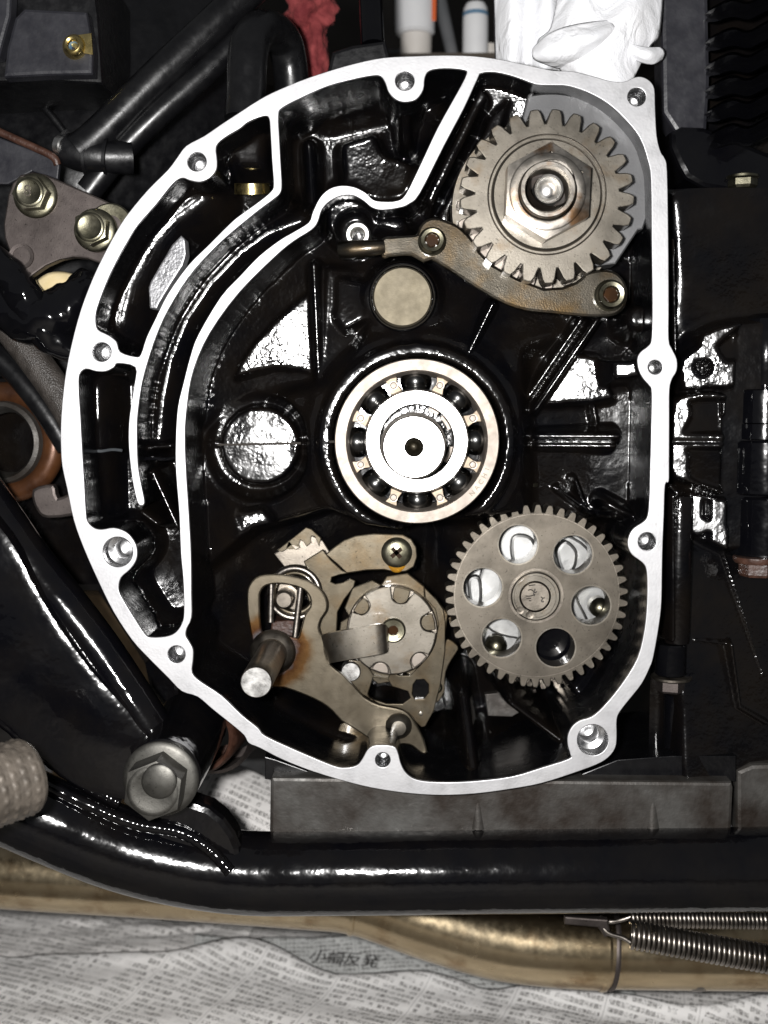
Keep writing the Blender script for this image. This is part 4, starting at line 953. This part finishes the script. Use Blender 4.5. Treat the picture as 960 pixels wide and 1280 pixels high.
plate('bracket_sheet', [[(-60,150),(0,172),(62,196),(74,206),(72,224),(40,214),(10,230),(-60,230)]], 38, 3, 'grey_panel', UB, bev=0.6)
tube('rolled_edge', [(-60,136,36),(0,165,36),(40,183,36),(66,196,36),(72,206,37)], 5, 'rust_brown', UB, 12)
# crinkled wiring boot
WB = thing('wiring_boot', 'crinkled glossy black rubber wiring boot beside the rim', 'rubber boot', W(60,440,30))
def crinkle(name, pts, r, mat, parent, amp, seg=26, seed=1, n=10):
    rg = np.random.default_rng(seed); wp = [W(*p) for p in pts]; k = K(*pts[0]); V, Fc = sweep(wp, [q * k for q in r], seg, True, n)
    m = len(V) // seg; V = [Vector(v) for v in V]
    ph = rg.random(12) * 6.28
    for i in range(m):
        c = sum((V[i * seg + j] for j in range(seg)), Vector()) / seg
        for j in range(seg):
            a = 2 * math.pi * j / seg
            f = 1 + amp * (math.sin(3 * a + i * 0.55 + ph[0]) * 0.5 + math.sin(5 * a - i * 0.8 + ph[1]) * 0.35 + math.sin(2 * a + i * 1.3 + ph[2]) * 0.4)
            V[i * seg + j] = c + (V[i * seg + j] - c) * f
    return mesh(name, V, Fc, mat, parent, 70)
crinkle('boot_sleeve', [(120,352,34),(95,378,30),(60,398,28),(25,395,30),(-20,360,34),(-60,320,38)], [24, 30, 34, 30, 28, 26], 'black_gloss', WB, 0.06, seed=4)
crinkle('boot_fold', [(-30,300,26),(5,335,24),(30,370,24),(60,418,26),(95,440,30)], [16, 20, 24, 22, 16], 'black_gloss', WB, 0.07, seed=9)
YC = thing('cable_tag', 'torn tan paper tag tucked behind the mount plate', 'tag', W(70,378,40))
surface('tag_sheet', [[(45,352,44),(60,342,42),(80,340,44),(100,346,46)],[(48,362,42),(66,356,40),(84,354,40),(98,356,44)],[(56,372,42),(68,372,39),(82,366,41),(92,362,44)],[(66,384,44),(74,380,41),(80,374,43),(88,368,45)]], 'tan_card', YC, 3, 3, 0.0008)
# hoses on the left
def hose(label, pts, r, mat='black_rubber', name='hose', group=None, cat='hose'):
    o = tube(name, pts, r, mat, None, 22, 8); return props(o, label, cat, group)
HB = simple('braided_rubber', (0.026, 0.022, 0.019), (0.05, 0.043, 0.038), rough=(0.4, 0.55), cs=200)
w1 = HB.t.nodes.new('ShaderNodeTexVoronoi'); w1.inputs['Scale'].default_value = 1500; HB.lk(HB.geo.outputs['Position'], w1.inputs['Vector']); HB.bump(w1.outputs['Distance'], 0.0003)
hose('grey braided rubber hose slanting behind the rim above the rusty ring', [(-60,330,50),(0,396,48),(40,446,46),(78,500,46),(110,560,50)], 20, 'braided_rubber')
hose('thin black hose alongside the braided hose', [(-60,398,60),(0,448,58),(50,505,56),(85,560,56)], 14)
RR = thing('rusty_ring', 'rust orange curved ring with bare grey inner lip at the frame tube', 'ring', W(10,630,60))
k = K(0, 555, 60); o = W(4, 553, 62)
V, Fc = revolve(o, (0.10, 1, -0.03), [(38 * k, 0.008), (41 * k, -0.001), (45 * k, -0.004), (50 * k, -0.003), (53 * k, 0.002)], 64); mesh('inner_lip', V, Fc, 'dirty_alloy', RR)
V, Fc = revolve(o, (0.10, 1, -0.03), [(62 * k + 14 * k * math.cos(t), 0.004 + 14 * k * math.sin(t)) for t in np.linspace(math.pi, 3 * math.pi, 25)], 64); mesh('ring_shell', V, Fc, 'rust', RR)
SG = thing('link_plate', 'dark brown lug plate below the rusty ring', 'lug', W(70,645,56))
plate('lug_body', [[(40,612),(66,606),(72,622),(92,616),(104,640),(60,648),(44,636)]], 54, 6, 'bracket_steel', SG, bev=1.5, sm=3)
hose('thick black rubber hose slanting up beside the rim', [(96,190,40),(120,172,42),(165,128,44),(210,84,46),(268,30,50),(330,-30,56)], 22)
hose('second black hose running under the thick slanting hose', [(110,240,46),(150,190,46),(195,145,46),(240,105,48),(300,50,52)], 16)
hose('black elbow hose bending over behind the rim', [(305,150,34),(308,110,36),(309,80,38),(314,52,44),(330,38,56),(352,48,72),(362,80,80),(366,130,84)], [25, 25, 25, 26, 26, 25, 24, 24])
lathe_c = thing('hose_clip', 'bright metal hose end clip beside the black connector', 'clip', W(77,192,38))
V, Fc = revolve(W(70,181,38), (1, -0.25, -0.25), [(0, 0), (0.0035, 0), (0.0042, 0.0008), (0.0042, 0.0034), (0.0036, 0.004), (0, 0.0042)], 24); mesh('clip_band', V, Fc, 'bright_steel', lathe_c)
CN = thing('connector', 'black ribbed plastic connector joined to the slanting hose', 'connector', W(115,212,44))
V, Fc = sweep([W(82,186,42), W(100,192,42), W(125,196,42), W(165,196,46)], [0.0075, 0.0082, 0.0078, 0.0078], 18, True, 4); mesh('connector_body', V, Fc, 'black_plastic', CN, 40)
for x in (108, 133):
    V, Fc = sweep([W(x, 195, 42), W(x + 4, 195.5, 42)], 0.0088, 18, True, 0); mesh('connector_rib', V, Fc, 'black_plastic', CN, 40)
# battery box with its bracket
BX = thing('electrics_box', 'dark grey electrics box with a brass nut on its face', 'box', W(60,100,46))
prism('box_front', [(18,22),(30,10),(108,14),(116,60),(115,92),(60,93),(4,96),(8,60)], 40, 50, 'grey_panel', BX, 1.6)
prism('box_body', [(-80,-60),(112,-60),(122,20),(128,104),(60,100),(-80,104)], 51, 150, 'black_plastic', BX, 2)
prism('box_tab', [(-60,-60),(16,-60),(12,20),(-2,70),(-60,80)], 38, 48, 'grey_panel', BX, 1.6)
plate('nut_clip', [[(92,44),(114,41),(116,68),(100,66),(88,56)]], 38.6, 1.2, 'brass', BX, bev=0.3)
lathe('brass_nut', (91,56), 37, [(6, 42), (6.5, 36.5), (9, 36), (11, 36.4), (13, 37.5), (15, 38.8), (16, 40.2)], 'brass', BX, 28)
lathe('nut_hole', (92,58), 37, [(6.4, 37), (5, 40), (0, 41)], 'blue_print', BX, 20)
IF = thing('inner_fender', 'matt black plastic inner fender behind the hoses', 'fender', W(120,300,120))
surface('fender_skin', [[(-120,-80,160),(60,-80,150),(200,-80,160),(330,-80,200)],[(-120,100,120),(60,104,110),(190,60,120),(320,20,170)],[(-120,260,110),(60,240,100),(180,180,110),(300,150,150)],[(-120,420,130),(60,400,120),(160,330,130),(290,290,150)],[(-120,560,150),(60,560,140),(160,500,150),(280,440,160)]], 'black_plastic', IF, 6, 6, 0.003)
tube('fender_rib', [(-20,120,100),(30,110,99),(60,140,98),(80,165,98)], 5, 'black_plastic', IF)
RBK = thing('gearbox_rear', 'dark rear casting of the engine below the rusty ring', 'engine part', (W(150,930,110).x, 0.11, W(150,900,110).z))
prism('rear_casting', [(-140,470),(120,470),(330,700),(345,905),(240,862),(180,835),(120,742),(60,742),(-140,742)], 95, 200, 'black_paint', RBK, 5)
prism('rear_bracket', [(180,830),(196,820),(222,852),(226,884),(206,886),(186,860)], 62, 90, 'black_paint', RBK, 2)
WD = thing('wood_block', 'rough wooden block under the motorcycle behind the frame tube', 'wood block', (W(130,780,330).x, 0.365, 0))
a, b = W(60, 800, 330), W(190, 744, 330)
mm = MB(); mm.add(*box((a.x, 0.33, 0), (b.x, 0.40, b.z))); mm.build('block_body', 'wood', WD)

# ================================================================ exhaust
EX = thing('exhaust_pipe', 'bronze tinted steel exhaust pipe passing below the frame', 'exhaust pipe', (W(600,1230,100).x, 0.10, W(600,1236,100).z))
tube('pipe_front', [(-160,1070,98),(0,1086,100),(200,1099,102),(380,1112,102),(450,1120,100),(540,1150,98),(620,1172,97),(690,1181,96),(752,1185,96)], [46, 46, 46, 46, 46, 47, 48, 48, 48], 'exhaust_steel', EX, 40, 8)
tube('pipe_rear', [(744,1185,96),(800,1186,96),(900,1187,96),(1010,1188,96),(1150,1189,96)], 46.5, 'exhaust_steel', EX, 40, 6)
for x, y, r, w_, mt in ((442,1118,48.5,3,'exhaust_steel'), (752,1185,50.5,4,'exhaust_steel'), (763,1185,49.5,3,'bracket_steel'), (866,1187,47.6,9,'dark_steel')):
    k = K(x, y, 97); c0, c1 = W(x - w_, y - 0.3, 97), W(x + w_, y + 0.3, 97)
    V, Fc = sweep([c0, (c0 + c1) / 2, c1], [r * k * 0.985, r * k, r * k * 0.985], 40, True, 3); mesh('joint_band', V, Fc, mt, EX, 60)
tube('old_pipe', [(-160,1030,150),(0,1056,150),(120,1070,150),(260,1080,160)], 40, 'exhaust_steel', EX, 30)
plate('spring_hook', [[(706,1146),(760,1150),(764,1170),(756,1172),(748,1160),(706,1156)]], 42, 4, 'bracket_steel', EX, bev=0.8)
def axial_spring(p0, p1, r, wire, turns):
    p0, p1 = Vector(p0), Vector(p1); ax = (p1 - p0); L = ax.length; ax.normalize(); u_ = ax.orthogonal().normalized(); v_ = ax.cross(u_); pts = []
    for i in range(turns * 14 + 1):
        a = 2 * math.pi * i / 14; pts.append(p0 + ax * L * i / (turns * 14) + (u_ * math.cos(a) + v_ * math.sin(a)) * r)
    return sweep(pts, wire, 7, True, 0)
for (a, b, r, tn, lab, hook) in (((788,1168,40),(1000,1206,34),15,34,'larger coil spring hooked along the exhaust joint', [(750,1154,44),(760,1166,42),(778,1172,41),(788,1178,40)]),
                        ((788,1147,58),(1000,1150,58),10,40,'smaller coil spring close under the frame rail', [(750,1146,60),(762,1152,58),(776,1150,58),(788,1146,58)])):
    k = K(*a); t = thing('exhaust_spring', lab, 'spring', W(a[0], a[1] + r, a[2]))
    A, B = W(*a), W(*b)
    V, Fc = axial_spring(A, B, r * k, (B - A).length / tn * 0.44, tn); mesh('coil', V, Fc, 'spring_steel', t, 70)
    tube('hook', hook, 2.6, 'spring_steel', t, 10)

# ================================================================ newspapers on the floor
def paper(name, label, corners, mat, z, seed, amp, nx=90, ny=60, fold=None, edge=0.0):
    """corners: four photo pixels on the floor (far left, far right, near right, near left)"""
    rg = np.random.default_rng(seed); C4 = [FL(x, y, z) for x, y in corners]
    o = sum(C4, Vector()) / 4
    ex = (C4[1] - C4[0] + C4[2] - C4[3]).normalized(); ang = math.atan2(ex.y, ex.x)
    A = blur(rg.normal(size=(ny + 1, nx + 1)), 5.0); A /= A.std(); B = blur(rg.normal(size=(ny + 1, nx + 1)), 1.6); B /= B.std()
    A = np.abs(A) * 1.0; V = []
    E = blur(rg.normal(size=(1, nx + 1)), 3.0)[0]; E /= E.std()
    for i in range(ny + 1):
        v = i / ny
        for j in range(nx + 1):
            u = j / nx
            p = (C4[0] * (1 - u) + C4[1] * u) * (1 - v) + (C4[3] * (1 - u) + C4[2] * u) * v
            h = amp * (A[i, j] * 0.6 + 0.16 * B[i, j]) + 0.0006
            if fold: h += fold(u, v)
            if edge: p = p + Vector((0, edge * E[j] * (1 - v) ** 4, 0))
            V.append(Vector((p.x, p.y, z + max(h, 0.0))))
    Fc = [(i * (nx + 1) + j, (i + 1) * (nx + 1) + j, (i + 1) * (nx + 1) + j + 1, i * (nx + 1) + j + 1) for i in range(ny) for j in range(nx)]
    ob = mesh(name, V, Fc, mat, None, 80)
    # turn the object so that its own axes follow the sheet (the print follows them)
    loc = Vector(ob.location); ob.rotation_euler = (0, 0, ang); rm = Matrix.Rotation(-ang, 3, 'Z')
    for vv in ob.data.vertices: vv.co = rm @ vv.co
    md = ob.modifiers.new('thickness', 'SOLIDIFY'); md.thickness = 0.0003
    return props(ob, label, 'newspaper', 'newspaper sheets on the floor')
g = math.exp
paper('newspaper_sheet', 'wide newspaper sheet lying flat under the exhaust at the back', [(-420,960),(1300,940),(1500,1330),(-500,1330)], 'newsprint_warm', 0.001, 3, 0.002)
s2 = paper('newspaper_sheet', 'grey newspaper strip with a large four character headline', [(240,1176),(760,1168),(800,1255),(250,1262)], 'newsprint_grey', 0.006, 12, 0.0012, 70, 30, edge=0.003)
paper('newspaper_sheet', 'pale creased newspaper sheet spread in front of the headline strip', [(-340,1150),(1250,1290),(1200,1420),(-400,1420)], 'newsprint_pale', 0.011, 25, 0.003, 110, 50, fold=lambda u, v: 0.004 * math.exp(-((v - 0.04) / 0.05) ** 2) * (0.5 + 0.5 * math.sin(u * 17)), edge=0.007)
paper('newspaper_sheet', 'crumpled newspaper sheet with slanting lines beside the frame bend', [(-300,1118),(330,1150),(260,1225),(-360,1200)], 'newsprint_warm', 0.004, 31, 0.0028, 70, 40, edge=0.006)
surface('newspaper_sheet', [[(215,935,190),(260,945,180),(310,960,176),(360,985,170)],[(215,985,165),(262,990,150),(305,1000,148),(360,1010,150)],[(215,1045,140),(262,1050,125),(305,1052,124),(360,1055,128)],[(215,1130,118),(262,1134,106),(305,1134,106),(360,1132,110)]], 'newsprint_warm', None, 5, 5, 0.0004)
props(bpy.data.objects[[o.name for o in bpy.data.objects if o.name.startswith('newspaper_sheet')][-1]], 'newspaper sheet bunched up between the frame pivot and the oil pan', 'newspaper', 'newspaper sheets on the floor')
hp = FL(430, 1199, 0.0095); ha = R(-9)
ht = text_mesh('headline', '小幅反発', 0.0115, 'ink', None, lambda x, y, z: hp + Vector((math.cos(ha) * x - math.sin(ha) * y * 1.6, math.sin(ha) * x + math.cos(ha) * y * 1.6, z)), 0.02)
if ht:
    w_ = WL[ht.name]; ht.parent = s2; ht.matrix_parent_inverse = Matrix.Identity(4)
    rm = Matrix.Rotation(-s2.rotation_euler.z, 3, 'Z'); ht.location = rm @ (w_ - Vector(s2.location)); ht.rotation_euler = (0, 0, -s2.rotation_euler.z)

# ================================================================ behind the engine: shelf, tubes, cloth
SF = thing('tool_shelf', 'dark wooden shelf behind the engine carrying tubes and rags', 'shelf', (W(560,100,330).x, 0.33, 0))
zt = W(560, 84, 300).z
mm = MB(); mm.add(*box((W(330,90,300).x, 0.27, zt - 0.02), (W(900,90,300).x, 0.55, zt))); mm.build('shelf_board', 'bench', SF)
for x in (360, 880):
    a = W(x, 90, 300); mm = MB(); mm.add(*box((a.x - 0.015, 0.48, 0), (a.x + 0.015, 0.51, zt - 0.02))); mm.build('shelf_leg', 'bench', SF)
T1 = thing('plastic_tube', 'white plastic tube with a cream screw cap standing on the shelf', 'tube', (W(520,76,310).x, 0.31, zt))
kb = K(520, 40, 310); b = Vector((W(520,76,310).x, 0.31, zt))
vlathe('screw_cap', b, [(0, 0), (18 * kb, 0), (19 * kb, 0.002), (20 * kb, 44 * kb), (18 * kb, 45 * kb), (0, 45 * kb)], 'cream_plastic', T1)
vlathe('tube_body', b + Vector((-1.5 * kb, 0, 45 * kb)), [(0, 0), (21 * kb, 0), (25 * kb, 3 * kb), (26 * kb, 80 * kb), (0, 82 * kb)], 'white_plastic', T1)
plate('orange_label', [[(540,-40),(546,-40),(545,26),(540,26)]], 302, 1.0, 'orange_print', T1)
T2 = thing('marker_pen', 'slim white tube with a grey blue ring beside the white rag', 'tube', (W(594,72,300).x, 0.30, zt))
b = Vector((W(594,74,300).x, 0.30, zt))
vlathe('pen_body', b, [(0, 0), (15 * kb, 0), (16 * kb, 0.002), (16 * kb, 56 * kb), (15 * kb, 70 * kb), (12 * kb, 76 * kb), (0, 78 * kb)], 'white_plastic', T2)
vlathe('pen_ring', b + Vector((0, 0, 60 * kb)), [(16.3 * kb, 0), (16.0 * kb, 5 * kb)], 'blue_print', T2)
TL = thing('brush_handle', 'dark grey tool handle leaning on the shelf behind the tubes', 'handle', (W(560,74,340).x, 0.34, zt))
V, Fc = sweep([Vector((W(574,74,340).x, 0.34, zt)), W(552,10,345), W(540,-40,350)], [0.004, 0.005, 0.005], 12); mesh('handle_rod', V, Fc, 'grey_paint', TL)
AC = thing('amber_cap', 'small beige bottle cap beside the white glove', 'cap', (W(612,76,310).x, 0.31, zt))
vlathe('cap_body', (W(612,76,310).x, 0.31, zt), [(0, 0), (10 * kb, 0), (11 * kb, 0.002), (10 * kb, 32 * kb), (0, 34 * kb)], 'cream_plastic', AC)
GB2 = thing('grey_box', 'small grey box on the shelf beside the white tube', 'box', W(498,72,330))
mm = MB(); a, c = W(484,76,330), W(508,36,330); mm.add(*box((a.x, 0.33, zt), (c.x, 0.36, zt + (c.z - a.z)))); mm.build('box_body', 'grey_paint', GB2)
BLk = thing('black_case', 'small black plastic case behind the rim top', 'case', W(450,90,90))
prism('case_body', [(415,64),(440,56),(482,50),(487,70),(486,98),(405,104)], 80, 150, 'black_plastic', BLk, 2)
V, Fc = sweep([W(462,-40,95), W(464,20,92), W(466,56,90)], 0.006, 16); mesh('case_strap', V, Fc, 'black_gloss', BLk)
RG = thing('red_rag', 'crumpled red rag stuffed behind the rim beside the elbow hose', 'rag', W(392,100,110))
def clump(name, c, rx, ry, rz, mat, parent, seed, amp=0.3):
    rg = np.random.default_rng(seed); ph = rg.random((8, 4)) * 6.28; V = []; nu, nv = 40, 28
    for i in range(nv + 1):
        t = math.pi * i / nv
        for j in range(nu):
            p = 2 * math.pi * j / nu; d = Vector((math.sin(t) * math.cos(p), math.sin(t) * math.sin(p), math.cos(t)))
            f = 1.0
            for q in range(8): f += amp / (1 + q * 0.5) * math.sin((2 + q) * (d.x * math.cos(ph[q, 0]) + d.y * math.sin(ph[q, 0]) + d.z * math.cos(ph[q, 1])) * 1.7 + ph[q, 2]) * 0.5
            V.append(Vector(c) + Vector((d.x * rx, d.y * ry, d.z * rz)) * f)
    Fc = [(i * nu + j, i * nu + (j + 1) % nu, (i + 1) * nu + (j + 1) % nu, (i + 1) * nu + j) for i in range(nv) for j in range(nu)]
    return mesh(name, V, Fc, mat, parent, 80)
clump('rag_head', W(388,12,130), 0.012, 0.012, 0.013, 'red_cloth', RG, 3, 0.28)
clump('rag_tail', W(392,64,130), 0.008, 0.008, 0.024, 'red_cloth', RG, 5, 0.25)
# white work glove lying over the top of the case
GL = thing('work_glove', 'white cotton work glove draped over the top of the engine', 'glove', W(730,100,30))
surface('glove_cuff', [[(616,-40,70),(640,-40,52),(660,-40,60),(680,-40,48),(705,-40,58),(730,-40,50)],[(619,0,64),(642,0,46),(662,0,56),(684,0,42),(704,0,54),(728,0,46)],[(620,45,62),(642,46,44),(660,46,54),(680,48,42),(700,50,52),(722,50,48)],[(621,76,66),(640,80,48),(658,82,58),(680,86,46),(698,88,56),(720,92,50)]], 'glove_cotton', GL, 5, 5, 0.002)
surface('glove_fold', [[(700,-10,40),(730,-20,30),(770,-30,36),(800,-30,34),(828,-30,48)],[(690,36,36),(716,30,24),(752,22,28),(790,10,26),(826,10,42)],[(674,56,38),(704,54,22),(735,54,20),(780,40,24),(822,44,40)],[(706,90,36),(720,84,24),(750,80,20),(776,72,26),(812,56,40)],[(708,98,40),(735,100,28),(768,108,24),(788,100,30),(798,80,40)]], 'glove_cotton', GL, 6, 6, 0.002)
surface('glove_finger', [[(668,62,30),(684,46,22),(706,36,18),(736,30,20),(762,28,26)],[(667,68,26),(690,60,16),(716,52,12),(744,44,14),(766,34,22)],[(672,74,28),(694,72,19),(720,64,15),(746,52,17),(770,40,26)],[(700,84,36),(712,78,27),(732,72,22),(750,60,24),(768,46,32)]], 'glove_cotton', GL, 5, 5, 0.002)
surface('glove_edge', [[(776,50,34),(790,58,28),(806,62,28),(824,62,36)],[(780,60,32),(796,66,26),(812,68,26),(828,66,36)],[(786,68,38),(800,74,32),(816,78,32),(826,72,42)]], 'glove_cotton', GL, 5, 4, 0.0025)
